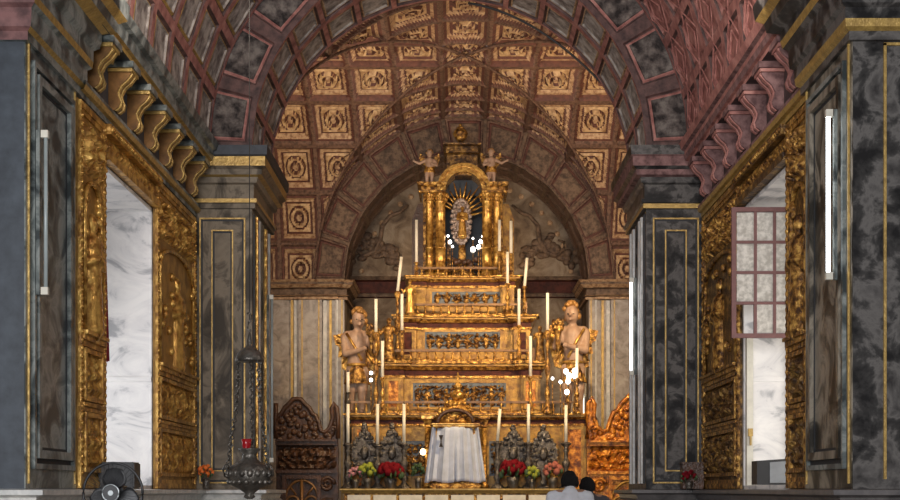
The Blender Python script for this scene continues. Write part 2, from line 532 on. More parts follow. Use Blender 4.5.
# side walls with their window openings
for sgn, nm in ((-1, 'wall_left'), (1, 'wall_right')):
    mb = MB()
    def bx(y0, y1, z0, z1):
        a, b = sgn * WX, sgn * (WX + 1.0)
        mb.box(min(a, b), max(a, b), y0, y1, z0, z1)
    bx(Y1b, WY0, 0, 6.8)
    bx(WY1, Y2 + 0.3, 0, 6.8)
    bx(WY0, WY1, 0, WZ0)
    bx(WY0, WY1, WZ1, 6.8)
    struct(mb.build(nm, 'marble'))

# window linings: white veined marble reveals
for k, sgn in ((1, -1), (2, 1)):
    def xr(a, b):
        return (min(sgn * a, sgn * b), max(sgn * a, sgn * b))
    mb = MB()
    x0, x1 = xr(WX + 0.004, WX + 1.0)
    mb.box(x0, x1, WY1 - 0.05, WY1 + 0.0, WZ0, WZ1)
    mb.box(x0, x1, WY0, WY0 + 0.05, WZ0, WZ1)
    mb.box(x0, x1, WY0, WY1, WZ1 - 0.05, WZ1)
    mb.box(x0, x1, WY0, WY1, WZ0, WZ0 + 0.05)
    # a string course across the reveal
    mb.box(x0, x1, WY1 - 0.075, WY1 - 0.04, 3.02, 3.08)
    wdw = struct(mb.build('window_%d' % k, 'white_marble'))
    fr = MB()
    a0, a1 = xr(WX + 0.60, WX + 0.68)
    fr.box(a0, a1, WY1 - 0.14, WY1 - 0.05, WZ0 + 0.05, WZ1 - 0.05)
    fr.box(a0, a1, WY0 + 0.05, WY0 + 0.14, WZ0 + 0.05, WZ1 - 0.05)
    fr.box(a0, a1, WY0 + 0.05, WY1 - 0.05, WZ1 - 0.14, WZ1 - 0.05)
    if sgn > 0:
        fr.build('window_frame', 'cream', wdw)

# near piers
for sgn, nm in ((-1, 'pier_left_near'), (1, 'pier_right_near')):
    m_side = 'marble_blue' if sgn < 0 else 'marble'
    m_front = 'stone_shaded' if sgn < 0 else 'marble_dark'
    mb = MB()
    xs = sorted((sgn * PXS[sgn], sgn * 6.5))
    mb.box(xs[0], xs[1], Y1, Y1b, 0, 6.9, 0)
    pier = struct(mb.build('wall_%s_pier' % ('left' if sgn < 0 else 'right'), m_front))
    # moulded panel on the face towards the chancel
    f = MB()
    def fx(p):
        return sgn * (PXS[sgn] - p)
    def strip(y0, y1, z0, z1, p, mi, p0=0.0):
        a, b = sorted((fx(p0), fx(p)))
        f.box(a, b, y0, y1, z0, z1, mi)
    strip(Y1 + 0.002, Y1b - 0.002, 1.615, 5.88, 0.012, 0)
    o = 0.0
    for (wd, p, mi) in ((0.05, 0.05, 2), (0.05, 0.016, 1), (0.08, 0.06, 0), (0.03, 0.018, 1)):
        f.frame(lambda u, v, d: (fx(d), u, v), Y1 + 0.16 + o, Y1b - 0.16 - o, 1.8 + o, 5.62 - o, wd, 0.0, p, mi)
        o += wd
    strip(Y1 + 0.06, Y1 + 0.08, 1.66, 5.8, 0.03, 3)
    strip(Y1b - 0.09, Y1b - 0.06, 1.66, 5.8, 0.03, 3)
    f.build('moulded_panel', [m_side, 'groove', 'marble_blue', 'gold_line'], pier)
    # gold fillets on the face towards the nave
    g = MB()
    for (xa, xb, za, zb) in ((4.06, 4.085, 1.7, 5.72), (4.36, 4.385, 1.7, 5.72)):
        a, b = sorted((sgn * xa, sgn * xb))
        g.box(a, b, Y1 - 0.02, Y1, za, zb)
    a, b = sorted((sgn * 4.06, sgn * 4.385))
    g.box(a, b, Y1 - 0.02, Y1, 5.70, 5.725)
    a, b = sorted((sgn * 4.45, sgn * 6.4))
    g.box(a, b, Y1 - 0.03, Y1, 1.7, 5.72)
    if sgn > 0:
        g.build('gold_fillet', 'gold_line', pier)

# piers of the triumphal arch
for sgn, nm in ((-1, 'wall_left_arch_pier'), (1, 'wall_right_arch_pier')):
    xs = sorted((sgn * AX, sgn * 6.5))
    pier = struct(MB().box(xs[0], xs[1], Y2, Y2b, 0, 6.75).build(nm, 'marble_warm' if sgn < 0 else 'marble_dark'))
    f = MB()
    xa, xb = AX + 0.10, WX - 0.10
    o = 0.0
    for (wd, p, mi) in ((0.022, 0.03, 1), (0.03, 0.008, 2), (0.13, 0.02, 0), (0.02, 0.03, 1), (0.025, 0.008, 2)):
        f.frame(lambda u, v, d: (sgn * u, Y2 - d, v), xa + o, xb - o, 1.7 + o, 5.72 - o, wd, 0.0, p, mi)
        o += wd
    # jamb face: gilded strips
    for (y0, y1, mi, p) in ((Y2 + 0.12, Y2 + 0.20, 2, 0.02), (Y2 + 0.32, Y2 + 0.42, 3, 0.035), (Y2 + 0.60, Y2 + 0.70, 4, 0.03),
                            (Y2 + 0.95, Y2 + 1.03, 0, 0.02), (Y2 + 1.25, Y2 + 1.36, 3, 0.035), (Y2 + 1.62, Y2 + 1.72, 4, 0.03)):
        a, b = sorted((sgn * AX, sgn * (AX - p)))
        f.box(a, b, y0, y1, 1.7, 5.80, mi)
    f.build('moulded_panel', ['marble_warm' if sgn < 0 else 'marble_dark', 'gold_line', 'groove', 'gold_smooth' if sgn < 0 else 'ledge', 'ledge'], pier)

# entablatures (one along each side, breaking forward over the piers)
PROF = [(0.0, 5.73), (0.06, 5.73), (0.06, 5.79), (0.10, 5.80), (0.12, 5.85), (0.12, 5.89), (0.03, 5.90), (0.03, 6.40), (0.10, 6.42), (0.12, 6.47),
        (0.30, 6.47), (0.30, 6.52), (0.34, 6.53), (0.36, 6.60), (0.36, 6.66), (0.41, 6.68), (0.44, 6.78), (0.0, 6.80)]
PIERPROF = [(0.0, 5.86), (0.05, 5.86), (0.05, 5.93), (0.08, 5.94), (0.08, 6.0), (0.03, 6.01), (0.03, 6.22), (0.08, 6.24), (0.10, 6.32),
            (0.17, 6.34), (0.17, 6.42), (0.23, 6.46), (0.23, 6.60), (0.26, 6.62), (0.27, 6.76), (0.0, 6.78)]
for k, sgn in ((1, -1), (2, 1)):
    def path(p):
        q = [(sgn * x, y) for x, y in p]
        return q if sgn < 0 else q[::-1]
    mats = ['marble_blue', 'gold_line', 'corbel_shade', 'stone_shaded'] if sgn < 0 else ['rose_stone', 'gold_line', 'tuft', 'vault_red']
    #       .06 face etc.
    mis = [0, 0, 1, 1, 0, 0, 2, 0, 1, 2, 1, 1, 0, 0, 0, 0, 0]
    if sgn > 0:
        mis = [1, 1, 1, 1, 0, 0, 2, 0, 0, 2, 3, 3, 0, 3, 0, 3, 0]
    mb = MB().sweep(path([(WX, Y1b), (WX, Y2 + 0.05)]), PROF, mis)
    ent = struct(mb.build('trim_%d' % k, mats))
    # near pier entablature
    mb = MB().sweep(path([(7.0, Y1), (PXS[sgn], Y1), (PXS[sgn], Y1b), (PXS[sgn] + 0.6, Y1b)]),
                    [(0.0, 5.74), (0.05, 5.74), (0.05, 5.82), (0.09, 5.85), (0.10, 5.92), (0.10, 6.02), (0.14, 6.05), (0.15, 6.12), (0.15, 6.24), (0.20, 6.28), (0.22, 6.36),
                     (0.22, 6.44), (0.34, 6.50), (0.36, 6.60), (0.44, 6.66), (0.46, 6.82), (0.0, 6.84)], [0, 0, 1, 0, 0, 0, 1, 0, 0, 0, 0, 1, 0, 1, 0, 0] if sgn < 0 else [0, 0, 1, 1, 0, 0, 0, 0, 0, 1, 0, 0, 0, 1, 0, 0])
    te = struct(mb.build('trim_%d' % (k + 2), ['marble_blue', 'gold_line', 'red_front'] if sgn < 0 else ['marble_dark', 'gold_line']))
    if sgn < 0:
        for pg in te.data.polygons:
            if abs(pg.normal.y) > 0.5 and pg.normal.y < 0:
                pg.material_index = 2
    # arch pier entablature
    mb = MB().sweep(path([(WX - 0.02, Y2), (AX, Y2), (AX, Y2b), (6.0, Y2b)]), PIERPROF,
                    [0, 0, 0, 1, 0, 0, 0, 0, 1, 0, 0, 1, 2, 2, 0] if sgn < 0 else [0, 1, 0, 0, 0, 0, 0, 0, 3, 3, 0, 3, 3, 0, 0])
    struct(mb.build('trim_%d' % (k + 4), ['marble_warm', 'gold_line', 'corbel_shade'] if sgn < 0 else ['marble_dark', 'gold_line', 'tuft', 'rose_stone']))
    # scrolled corbels under the cornice
    for i in range(8):
        yc = 13.25 + 0.84 * i
        if yc < Y1b + 0.1:
            continue
        c = MB()
        # S-scroll outline in (projection, z)
        prof = [(0.03, 5.93), (0.10, 5.93), (0.15, 5.97), (0.165, 6.03), (0.14, 6.09), (0.13, 6.14), (0.17, 6.22), (0.24, 6.28), (0.285, 6.34),
                (0.28, 6.41), (0.03, 6.41)]
        for s0, s1, inset in ((-0.12, 0.12, 0.0), (-0.09, -0.035, -0.018), (0.035, 0.09, -0.018)):
            c.prism([(max(0.031, p - inset if p > 0.05 else p), z) for p, z in prof], lambda u, v, d: (sgn * (WX - u), yc + d, v), s0, s1, 0 if inset == 0 else 1)
        c.box(*sorted((sgn * (WX - 0.03), sgn * (WX - 0.33))), yc - 0.18, yc + 0.18, 6.40, 6.47, 2)
        c.box(*sorted((sgn * (WX - 0.03), sgn * (WX - 0.31))), yc - 0.15, yc + 0.15, 6.36, 6.40, 1)
        c.build('corbel', ['gold_rail', 'gold_line', 'marble_blue'] if sgn < 0 else ['rose_stone', 'vault_red', 'rose_stone'], ent)
        # soffit coffer between corbels
    # dado ledge
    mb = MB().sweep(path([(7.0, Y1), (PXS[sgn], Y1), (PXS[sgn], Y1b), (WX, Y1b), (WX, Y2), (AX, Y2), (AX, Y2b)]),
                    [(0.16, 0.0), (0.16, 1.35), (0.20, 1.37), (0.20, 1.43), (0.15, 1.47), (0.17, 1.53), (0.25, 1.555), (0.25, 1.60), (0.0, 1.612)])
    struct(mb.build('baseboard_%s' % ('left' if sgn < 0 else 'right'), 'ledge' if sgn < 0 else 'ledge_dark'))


# ------------------------------------------------------------------ vaults
def cell_samples(edges):
    return [-0.5] + edges + [0.5]


def panel_vault(mb, P, nu, nv, steps, mis, alt=None):
    """P(u, v, d): u in 0..nu, v in 0..nv; steps = [(half size, recess)], outermost first"""
    es = []
    for (h, d) in steps:
        es += [h]
    pos = sorted(set([-0.5, 0.5] + [s * h for h in es for s in (-1, 1)] + [s * (h - 0.025) for h in es for s in (-1, 1)]))

    def dep(cx, cy):
        m = max(abs(cx), abs(cy))
        d = 0.0
        for (h, q) in steps:
            if m <= h - 0.012:
                d = q
        return d

    def mi(cx, cy):
        m = max(abs(cx), abs(cy))
        r = 0
        for k, (h, q) in enumerate(steps):
            if m < h - 0.012:
                r = k + 1
        return mis[r]
    n = len(pos)
    for a in range(nu):
        for b in range(nv):
            v = [P(a + 0.5 + pos[i], b + 0.5 + pos[j], dep(pos[i], pos[j])) for j in range(n) for i in range(n)]
            f, mm = [], []
            for j in range(n - 1):
                for i in range(n - 1):
                    k = j * n + i
                    f.append((k, k + 1, k + n + 1, k + n))
                    q = mi((pos[i] + pos[i + 1]) / 2, (pos[j] + pos[j + 1]) / 2)
                    mm.append(alt(a, b, q) if alt else q)
            mb.add(v, f, mm)
    return mb


# chancel barrel vault (between near piers and the triumphal arch)
BR, BZ = 3.62, 6.76
NB, NA = 8, 14


def Pb(u, v, d):
    a = PI * (1 - v / NA)
    r = BR + d
    return (r * math.cos(a), Y1 + (Y2 - Y1) * u / NB, BZ + r * math.sin(a))


mb = MB()
panel_vault(mb, Pb, NB, NA, [(0.42, 0.035), (0.37, 0.015), (0.33, 0.04)], [0, 2, 3, 1], lambda a, b, q: q if b < 7 else (0 if q in (1, 3) else q))
ceil = struct(mb.build('ceiling', ['vault_red', 'vault_grey', 'vault_dark', 'gold_line'], origin=(0, Y1, BZ)))
# carved lozenges on the right haunch of the vault
lz = MB()
for u in range(NB):
    for v in range(9, 14):
        for sc in (0.40, 0.22):
            pts = []
            for (du, dv) in ((0, sc), (sc, 0), (0, -sc), (-sc, 0)):
                pts.append(Pb(u + 0.5 + du, v + 0.5 + dv * 1.2, 0.005))
            lz.tube(pts, 0.013, seg=4, closed=True, smooth=False)
lz.build('lozenge_moulding', 'vault_red', ceil)

# triumphal arch: front ring with painted voussoir panels, coffered intrados
AR, AZ = 2.985, 6.78
NF, NI = 11, 15


def Pf(u, v, d):
    a = PI * (1 - u / NF)
    r = AR + (BR + 0.25 - AR) * v
    return (r * math.cos(a), Y2 + d, AZ + r * math.sin(a))


mb = panel_vault(MB(), Pf, NF, 1, [(0.40, 0.04), (0.36, 0.02), (0.32, 0.04)], [0, 2, 3, 1])
struct(mb.build('wall_arch', ['vault_dark', 'vault_panel_dark', 'vault_dark', 'vault_red'], origin=(0, Y2, AZ)))


def Pi(u, v, d):
    a = PI * (1 - u / NI)
    r = AR + d
    return (r * math.cos(a), Y2 + (Y2b - Y2) * v / 2, AZ + r * math.sin(a))


mb = panel_vault(MB(), Pi, NI, 2, [(0.43, 0.04), (0.38, 0.02), (0.33, 0.045)], [0, 2, 3, 1])
struct(mb.build('ceiling_arch', ['vault_red', 'vault_grey', 'vault_dark', 'coffer_tan'], origin=(0, Y2, AZ)))
# rear face of the triumphal arch, closing the crossing towards the nave
mb = MB()
mb.grid(40, 1, lambda i, j: (lambda a, r: (r * math.cos(a), Y2b, AZ + r * math.sin(a)))(PI * (1 - i / 40), AR if j == 0 else 6.0))
struct(mb.build('wall_arch_rear', 'vault_dark'))

# crossing groin vault with coffers
DPH = R(17.2)
PITCH = 0.96


def coffer(cx, cy):
    m = max(abs(cx), abs(cy))
    r = math.hypot(cx, cy)
    if m > 0.445:
        return 0.0, 0
    if m > 0.385:
        return 0.05, 3
    if m > 0.315:
        return 0.085, 1
    if m > 0.27:
        return 0.13, 3
    if r < 0.07:
        return 0.06, 1
    if r < 0.125:
        return 0.16, 3
    if r < 0.20:
        return 0.055, 2
    if r < 0.235:
        return 0.14, 3
    return 0.10, 2


def cell(x, ph):
    cx = x / PITCH
    cy = ph / DPH
    return cx - round(cx), cy - round(cy)


def vault_patch(mb, nu, nv, pos, nrm):
    def P(i, j):
        x, ph = pos(i / nu, j / nv)
        return nrm(x, ph, coffer(*cell(x, ph))[0])

    def mi(i, j):
        x, ph = pos(i / nu, j / nv)
        return coffer(*cell(x, ph))[1]
    mb.grid(nu, nv, P, mi)


def transverse(x, ph, d):
    return (XC + x, YC + (CD + d) * math.sin(ph), CZS + (CH + d) * math.cos(ph))


def longitudinal(x, ph, d):
    q = max(0.0, 1 - (x / CW) ** 2)
    n = Vector((x / CW ** 2, math.sqrt(q) / CH)).normalized()
    return (XC + x + n.x * d, YC + CD * math.sin(ph), CZS + CH * math.sqrt(q) + n.y * d)


mb = MB()
TX = 4.8
for sg in (-1, 1):
    vault_patch(mb, 130, 250, lambda a, b: (sg * (CW * abs(math.sin((b - 0.5) * PI)) * (1 - a) + TX * a), (b - 0.5) * PI), transverse)
for sg in (-1, 1):
    def pl(a, b):
        x = CW * math.sin((b - 0.5) * PI * 0.9999)
        p0 = abs((b - 0.5) * PI)
        return x, sg * (p0 + (PI / 2 - p0) * a)
    vault_patch(mb, 110, 190, pl, longitudinal)
struct(mb.build('ceiling_crossing', ['coffer_rib', 'coffer_tan', 'coffer_panel', 'coffer_dark'], origin=(XC, YC, CZS)))
# groin ribs
gr = MB()
for sx in (-1, 1):
    for sy in (-1, 1):
        pts = []
        for i in range(33):
            ph = PI / 2 * i / 32
            pts.append((XC + sx * CW * math.sin(ph), YC + sy * CD * math.sin(ph), CZS + CH * math.cos(ph) - 0.01))
        gr.tube(pts, 0.03, seg=6)
struct(gr.build('trim_7', 'coffer_rib'))
# side walls of the crossing
for sgn, nm in ((-1, 'wall_crossing_left'), (1, 'wall_crossing_right')):
    x0, x1 = sorted((XC + sgn * TX, XC + sgn * (TX + 0.3)))
    struct(MB().box(x0, x1, Y2b, YR + 0.4, 0, 10.4).build(nm, 'shaft_grey'))

# rear wall of the crossing, pilasters and the arch of the altar recess
RW, RH = 2.86, 2.95       # half width, rise of the recess arch
RX = XC + 0.06
rear = MB()
for sgn in (-1, 1):
    xs = sorted((RX + sgn * RW, XC + sgn * TX))
    rear.box(xs[0], xs[1], YR + 0.02, YR + 0.5, 0, CZS)
wall = struct(rear.build('wall_rear', 'shaft_grey'))
for sgn in (-1, 1):
    f = MB()
    base = RX + sgn * RW
    for (u0, u1, p, mi) in ((0.0, 0.22, 0.10, 0), (0.30, 0.36, 0.05, 1), (0.42, 0.50, 0.03, 2), (0.52, 1.06, 0.12, 0), (0.58, 0.61, 0.14, 1), (0.97, 1.0, 0.14, 1),
                            (1.12, 1.18, 0.05, 2), (1.20, 1.26, 0.05, 1), (1.3, 1.8, 0.05, 0), (0.04, 0.07, 0.12, 1), (0.15, 0.18, 0.12, 2)):
        a, b = sorted((base + sgn * u0, base + sgn * u1))
        f.box(a, b, YR + 0.02 - p, YR + 0.02, 0, 6.05, mi)
    f.build('pilaster', ['shaft_grey', 'gold_line', 'ledge'], wall)
for k, sgn in ((8, -1), (9, 1)):
    base = RX + sgn * RW
    p = [(base, YR + 2.4), (base, YR + 0.02), (base + sgn * 0.22, YR + 0.02), (base + sgn * 0.22, YR - 0.04), (base + sgn * 1.1, YR - 0.04), (base + sgn * 1.1, YR + 0.02), (base + sgn * 1.95, YR + 0.02)]
    if sgn < 0:
        p = p[::-1]
    mb = MB().sweep(p, [(0, 6.05), (0.07, 6.06), (0.07, 6.12), (0.12, 6.14), (0.05, 6.17), (0.05, 6.30), (0.12, 6.33), (0.20, 6.40), (0.20, 6.45), (0.25, 6.50), (0.0, 6.53)],
                    [0, 1, 0, 1, 0, 0, 1, 0, 1, 0])
    struct(mb.build('trim_%d' % k, ['arch_stone', 'coffer_tan']))
NR = 11


def Pr(u, v, d):
    a = PI * (1 - u / NR)
    w0, h0 = RW + (CW + 0.05 - RW) * v, RH + (CH + 0.05 - RH) * v
    return (RX + (XC - RX) * v + w0 * math.cos(a), YR + 0.0 + d, CZS + h0 * math.sin(a))


mb = panel_vault(MB(), Pr, NR, 1, [(0.46, 0.03), (0.40, 0.07), (0.34, 0.05)], [0, 1, 2, 3])
struct(mb.build('wall_recess_arch', ['arch_stone', 'coffer_rib', 'coffer_dark', 'arch_stone'], origin=(RX, YR, CZS)))


def Pq(u, v, d):
    a = PI * (1 - u / NR)
    return (RX + (RW + d) * math.cos(a), YR + (YB - YR) * v / 2, CZS + (RH + d) * math.sin(a))


mb = panel_vault(MB(), Pq, NR, 2, [(0.44, 0.02), (0.38, 0.04), (0.30, 0.02)], [0, 1, 2, 1])
struct(mb.build('ceiling_recess', ['arch_stone', 'coffer_rib', 'arch_stone', 'coffer_tan'], origin=(RX, YR, CZS)))
for sgn, nm in ((-1, 'wall_recess_left'), (1, 'wall_recess_right')):
    xs = sorted((RX + sgn * RW, RX + sgn * (RW + 0.3)))
    struct(MB().box(xs[0], xs[1], YR + 0.5, YB, 0, CZS).build(nm, 'lunette'))
bw = MB().box(RX - 3.3, RX + 3.3, YB, YB + 0.3, 0, 10.3)
back = struct(bw.build('wall_back', 'lunette'))
e = MB().sweep([(RX - RW, YB), (RX + RW, YB)][::1], [(0, 6.35), (0.10, 6.37), (0.10, 6.45), (0.05, 6.47), (0.05, 6.75), (0.14, 6.78), (0.20, 6.86), (0.0, 6.9)], [1, 0, 0, 1, 1, 0, 2, 0])
struct(e.build('trim_10', ['arch_stone', 'red_band', 'coffer_tan']))
# painted scroll mouldings on the lunette wall
for sgn in (-1, 1):
    sc = MB()
    pts = [at(460 + sgn * a, b, YB - 0.06) for a, b in ((52, 205), (60, 212), (70, 216), (78, 226), (80, 240), (86, 252), (96, 256), (104, 250), (104, 242), (98, 240))]
    sc.tube(pts, [0.03, 0.045, 0.05, 0.055, 0.06, 0.06, 0.055, 0.05, 0.04, 0.03], seg=8)
    for i in range(60):
        t = random.random()
        p = at(460 + sgn * (62 + 56 * t), 250 + 20 * random.random() - 16 * (1 - abs(2 * t - 1)), YB - 0.03)
        sc.ell(p, (0.09 + 0.05 * random.random(), 0.06, 0.06 + 0.05 * random.random()), seg=7, rings=5)
    sc.build('scroll_ornament', 'arch_stone', back)
    ring = MB()
for k in range(26):
    a = PI * (k + 0.5) / 26
    ring.ell((RX + (RW - 0.22) * math.cos(a), YB - 0.01, CZS + (RH - 0.22) * math.sin(a)), (0.07, 0.04, 0.07), seg=8, rings=5)
ring.build('beading', 'coffer_tan', back)
# narrow daylit windows in the side walls of the recess
for k, sgn, za, zb in ((3, 1, 3.42, 4.98), (4, -1, 3.35, 4.2)):
    xw = RX + sgn * RW
    a, b = sorted((xw, xw - sgn * 0.02))
    o = struct(MB().box(a, b, 31.12, 31.95, za, zb).build('window_%d' % k, 'daylit'))
    f = MB()
    a, b = sorted((xw, xw - sgn * 0.04))
    f.frame(lambda u, v, d: (xw - sgn * d, u, v), 31.04, 32.03, za - 0.08, zb + 0.08, 0.08, 0.0, 0.04)
    f.build('window_frame', 'cream', o)
#PART2

# ================================================================== GILDED PANELS BESIDE THE WINDOWS
def saint(name, parent, base, h, face, m='gold_old', voxel=None, lean=0.0, arms=0, flat=1.0):
    """robed standing figure; face = unit vector it looks along"""
    fz = Vector((face[0], face[1], 0)).normalized()
    sd = Vector((-fz.y, fz.x, 0))
    b = Vector(base)

    def p(s, f, z):
        return b + sd * (s * h) + fz * (f * h) + Vector((0, 0, z * h))
    caps = [(p(0, 0, 0.06), p(0, 0, 0.45), 0.135 * h, 0.105 * h), (p(0, 0, 0.45), p(0, 0.01, 0.72), 0.105 * h, 0.115 * h),
            (p(-0.10, 0, 0.765), p(0.10, 0, 0.765), 0.055 * h, 0.055 * h), (p(0, 0, 0.78), p(0, 0.01, 0.86), 0.045 * h, 0.04 * h)]
    for k in range(7):      # folds of the robe
        a = -1.3 + 2.6 * k / 6
        caps.append((p(0.125 * math.sin(a), 0.115 * math.cos(a), 0.03), p(0.085 * math.sin(a), 0.09 * math.cos(a), 0.52), 0.030 * h, 0.016 * h))
    for s in (-1, 1):
        if arms == 0:
            caps += [(p(0.135 * s, 0, 0.74), p(0.155 * s, 0.03, 0.58), 0.05 * h, 0.045 * h), (p(0.155 * s, 0.03, 0.58), p(0.03 * s, 0.15, 0.62), 0.045 * h, 0.028 * h)]
        else:
            caps += [(p(0.135 * s, 0, 0.74), p(0.20 * s, 0.05, 0.62), 0.05 * h, 0.04 * h), (p(0.20 * s, 0.05, 0.62), p(0.23 * s, 0.12, 0.74), 0.04 * h, 0.026 * h)]
    ells = [(p(0, 0.015, 0.92), (0.058 * h, 0.062 * h, 0.075 * h)), (p(0, 0.075, 0.915), 0.016 * h), (p(0, -0.01, 0.945), (0.066 * h, 0.066 * h, 0.062 * h))]
    o = blob(name, m, caps, ells, voxel or h * 0.017, parent)
    if flat != 1.0:
        lb = b - WL[parent.name]
        for v in o.data.vertices:
            v.co -= fz * ((v.co - lb).dot(fz) * (1 - flat))
    return o


def gilded_panel(sgn, y0, y1, label, seed):
    def W(y, z, p):
        return (sgn * (WX - p), y, z)
    yc = (y0 + y1) / 2
    gm, go = ('gilt_panel', 'gilt_panel') if sgn < 0 else ('gold_old', 'gold_shaded')  # right gilding is a darker copy, with that side's shade painted in
    root = thing('gilded_panel', label, 'carved panel', W(yc, 1.615, 0), 'gilded panels beside the windows')

    def bx(mb, a, b, z0, z1, p0, p1, mi=0):
        q = sorted((sgn * (WX - p0), sgn * (WX - p1)))
        mb.box(q[0], q[1], a, b, z0, z1, mi)
    bx_ = MB()
    bx(bx_, y0, y1, 1.615, 5.72, 0.0, 0.03)
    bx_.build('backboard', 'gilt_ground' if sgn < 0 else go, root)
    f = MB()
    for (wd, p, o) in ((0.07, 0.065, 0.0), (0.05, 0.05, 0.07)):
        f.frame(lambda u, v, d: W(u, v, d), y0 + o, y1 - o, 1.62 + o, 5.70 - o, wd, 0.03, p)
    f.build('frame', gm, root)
    n = int(3.9 / 0.085)
    for y in (y0 + 0.035, y1 - 0.035):
        bd = MB()
        for i in range(n):
            z = 1.78 + 3.85 * i / (n - 1)
            bd.ell(W(y, z, 0.066), (0.016, 0.026, 0.032), seg=6, rings=4)
        bd.build('beading', 'gold_smooth' if sgn < 0 else gm, root)
    a, b = y0 + 0.13, y1 - 0.13
    # zones from the bottom: relief, cornice, relief, ledge, saint in a niche, scroll crest
    for (z0, z1, sd) in ((1.84, 2.38, seed), (2.60, 3.06, seed + 3)):
        r = MB()
        r.frame(W, a, b, z0 - 0.05, z1 + 0.05, 0.05, 0.03, 0.08)
        r.build('relief_frame', gm, root)
        c = MB()
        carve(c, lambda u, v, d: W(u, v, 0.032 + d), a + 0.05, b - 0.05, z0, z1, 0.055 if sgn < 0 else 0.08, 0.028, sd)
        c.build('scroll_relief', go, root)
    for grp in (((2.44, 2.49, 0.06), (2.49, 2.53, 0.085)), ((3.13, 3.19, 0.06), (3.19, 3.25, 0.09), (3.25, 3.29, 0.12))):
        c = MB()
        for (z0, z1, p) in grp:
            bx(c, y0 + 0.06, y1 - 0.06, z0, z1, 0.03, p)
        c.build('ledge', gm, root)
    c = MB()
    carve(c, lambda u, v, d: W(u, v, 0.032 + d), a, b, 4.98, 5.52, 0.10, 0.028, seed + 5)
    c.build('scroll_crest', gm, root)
    # shaped niche border
    c = MB()
    pts = [W(a + 0.04, 3.31, 0.05), W(a + 0.04, 4.6, 0.05)]
    for i in range(13):
        q = PI * (1 - i / 12)
        pts.append(W(yc + (yc - a - 0.04) * math.cos(q), 4.6 + 0.32 * math.sin(q), 0.05))
    pts.append(W(b - 0.04, 3.31, 0.05))
    c.tube(pts, 0.03, seg=6)
    c.build('niche_border', 'gold_smooth' if sgn < 0 else gm, root)
    saint('saint_figure', root, W(yc, 3.29, 0.045), 1.30, (-sgn, -0.25), 'gold_smooth' if sgn < 0 else gm, arms=0, flat=0.55)
    # carved foliage around the figure
    c = MB()
    for i in range(22):
        z = 3.45 + 1.35 * random.random()
        s = random.choice((-1, 1))
        y = yc + s * (0.24 + (yc - a - 0.32) * random.random())
        c.ell(W(y, z, 0.045), (0.05, 0.045 + 0.03 * random.random(), 0.06), seg=7, rings=5)
    c.build('foliage', 'gold_smooth' if sgn < 0 else gm, root)
    return root


gilded_panel(-1, Y1b + 0.03, WY0 - 0.02, 'gilded carved panel with saint beside near edge of left window', 1.0)
gilded_panel(-1, WY1 + 0.02, Y2 - 0.08, 'gilded carved panel with saint between left window and grey arch pier', 2.0)
gilded_panel(1, Y1b + 0.03, WY0 - 0.02, 'narrow shade-coloured gilded panel between pier with lit tubes and right window', 3.0)
gilded_panel(1, WY1 + 0.02, Y2 - 0.08, 'shade-coloured gilded carved panel beyond window with red casement', 4.0)

for sgn, lab in ((-1, 'gilded beaded lintel over the opening with crimson curtain'), (1, 'gilded beaded lintel over the opening with red casement')):
    root = thing('gilded_lintel', lab, 'lintel', (sgn * WX, (WY0 + WY1) / 2, 5.32), 'gilded lintels')
    m = MB()
    for (z0, z1, p) in ((5.31, 5.40, 0.10), (5.40, 5.60, 0.04), (5.60, 5.715, 0.12)):
        q = sorted((sgn * WX, sgn * (WX - p)))
        m.box(q[0], q[1], WY0 - 0.015, WY1 + 0.015, z0, z1)
    m.build('band', 'gilt_panel' if sgn < 0 else 'gold_shaded', root)
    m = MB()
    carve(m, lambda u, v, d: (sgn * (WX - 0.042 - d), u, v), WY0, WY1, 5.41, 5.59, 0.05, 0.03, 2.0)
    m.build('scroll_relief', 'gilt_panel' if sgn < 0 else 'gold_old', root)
    m = MB()
    for i in range(30):
        m.ell((sgn * (WX - 0.12), WY0 + 0.03 + (WY1 - WY0 - 0.06) * i / 29, 5.655), (0.03, 0.03, 0.034), seg=6, rings=4)
    m.build('beading', 'gold_smooth' if sgn < 0 else 'gold_old', root)

# crimson curtain hanging in the left opening
def cur(i, j):
    t, z = i / 24, 4.25 - 1.15 * j / 12
    return (-WX - 0.09 - 0.035 * math.sin(t * 22), 14.80 + 0.42 * t * (0.6 + 0.4 * j / 12), z)
o = MB().grid(24, 12, cur, smooth=True).build('curtain', 'curtain')
sol = o.modifiers.new('thick', 'SOLIDIFY')
sol.thickness = 0.015
tag(o, 'crimson cloth curtain hanging inside the left window opening', 'curtain')

# red painted casement swung open in the right window
ys = 16.2
pa, pb = at(731.5, 338, ys), at(798, 207.5, ys)
root = struct(MB().frame(lambda u, v, d: (u, ys + d, v), pa.x, pb.x, pa.z, pb.z, 0.055, -0.025, 0.03).build('window_5', 'sash'))
nc, nr = 3, 4
m = MB()
wI, hI = (pb.x - pa.x - 0.11), (pb.z - pa.z - 0.11)
for i in range(1, nc):
    x = pa.x + 0.055 + wI * i / nc
    m.box(x - 0.018, x + 0.018, ys - 0.02, ys + 0.02, pa.z + 0.05, pb.z - 0.05)
for j in range(1, nr):
    z = pa.z + 0.055 + hI * j / nr
    m.box(pa.x + 0.05, pb.x - 0.05, ys - 0.021, ys + 0.021, z - 0.018, z + 0.018)
m.build('glazing_bar', 'sash', root)
for i in range(nc):
    for j in range(nr):
        x0, z0 = pa.x + 0.055 + wI * i / nc, pa.z + 0.055 + hI * j / nr
        if (i, j) == (0, 0):
            continue          # the lowest pane next to the free edge is clear of dust: left open in the photograph
        MB().box(x0 + 0.01, x0 + wI / nc - 0.01, ys - 0.004, ys + 0.004, z0 + 0.01, z0 + hI / nr - 0.01).build('pane', 'glass', root)
m = MB()
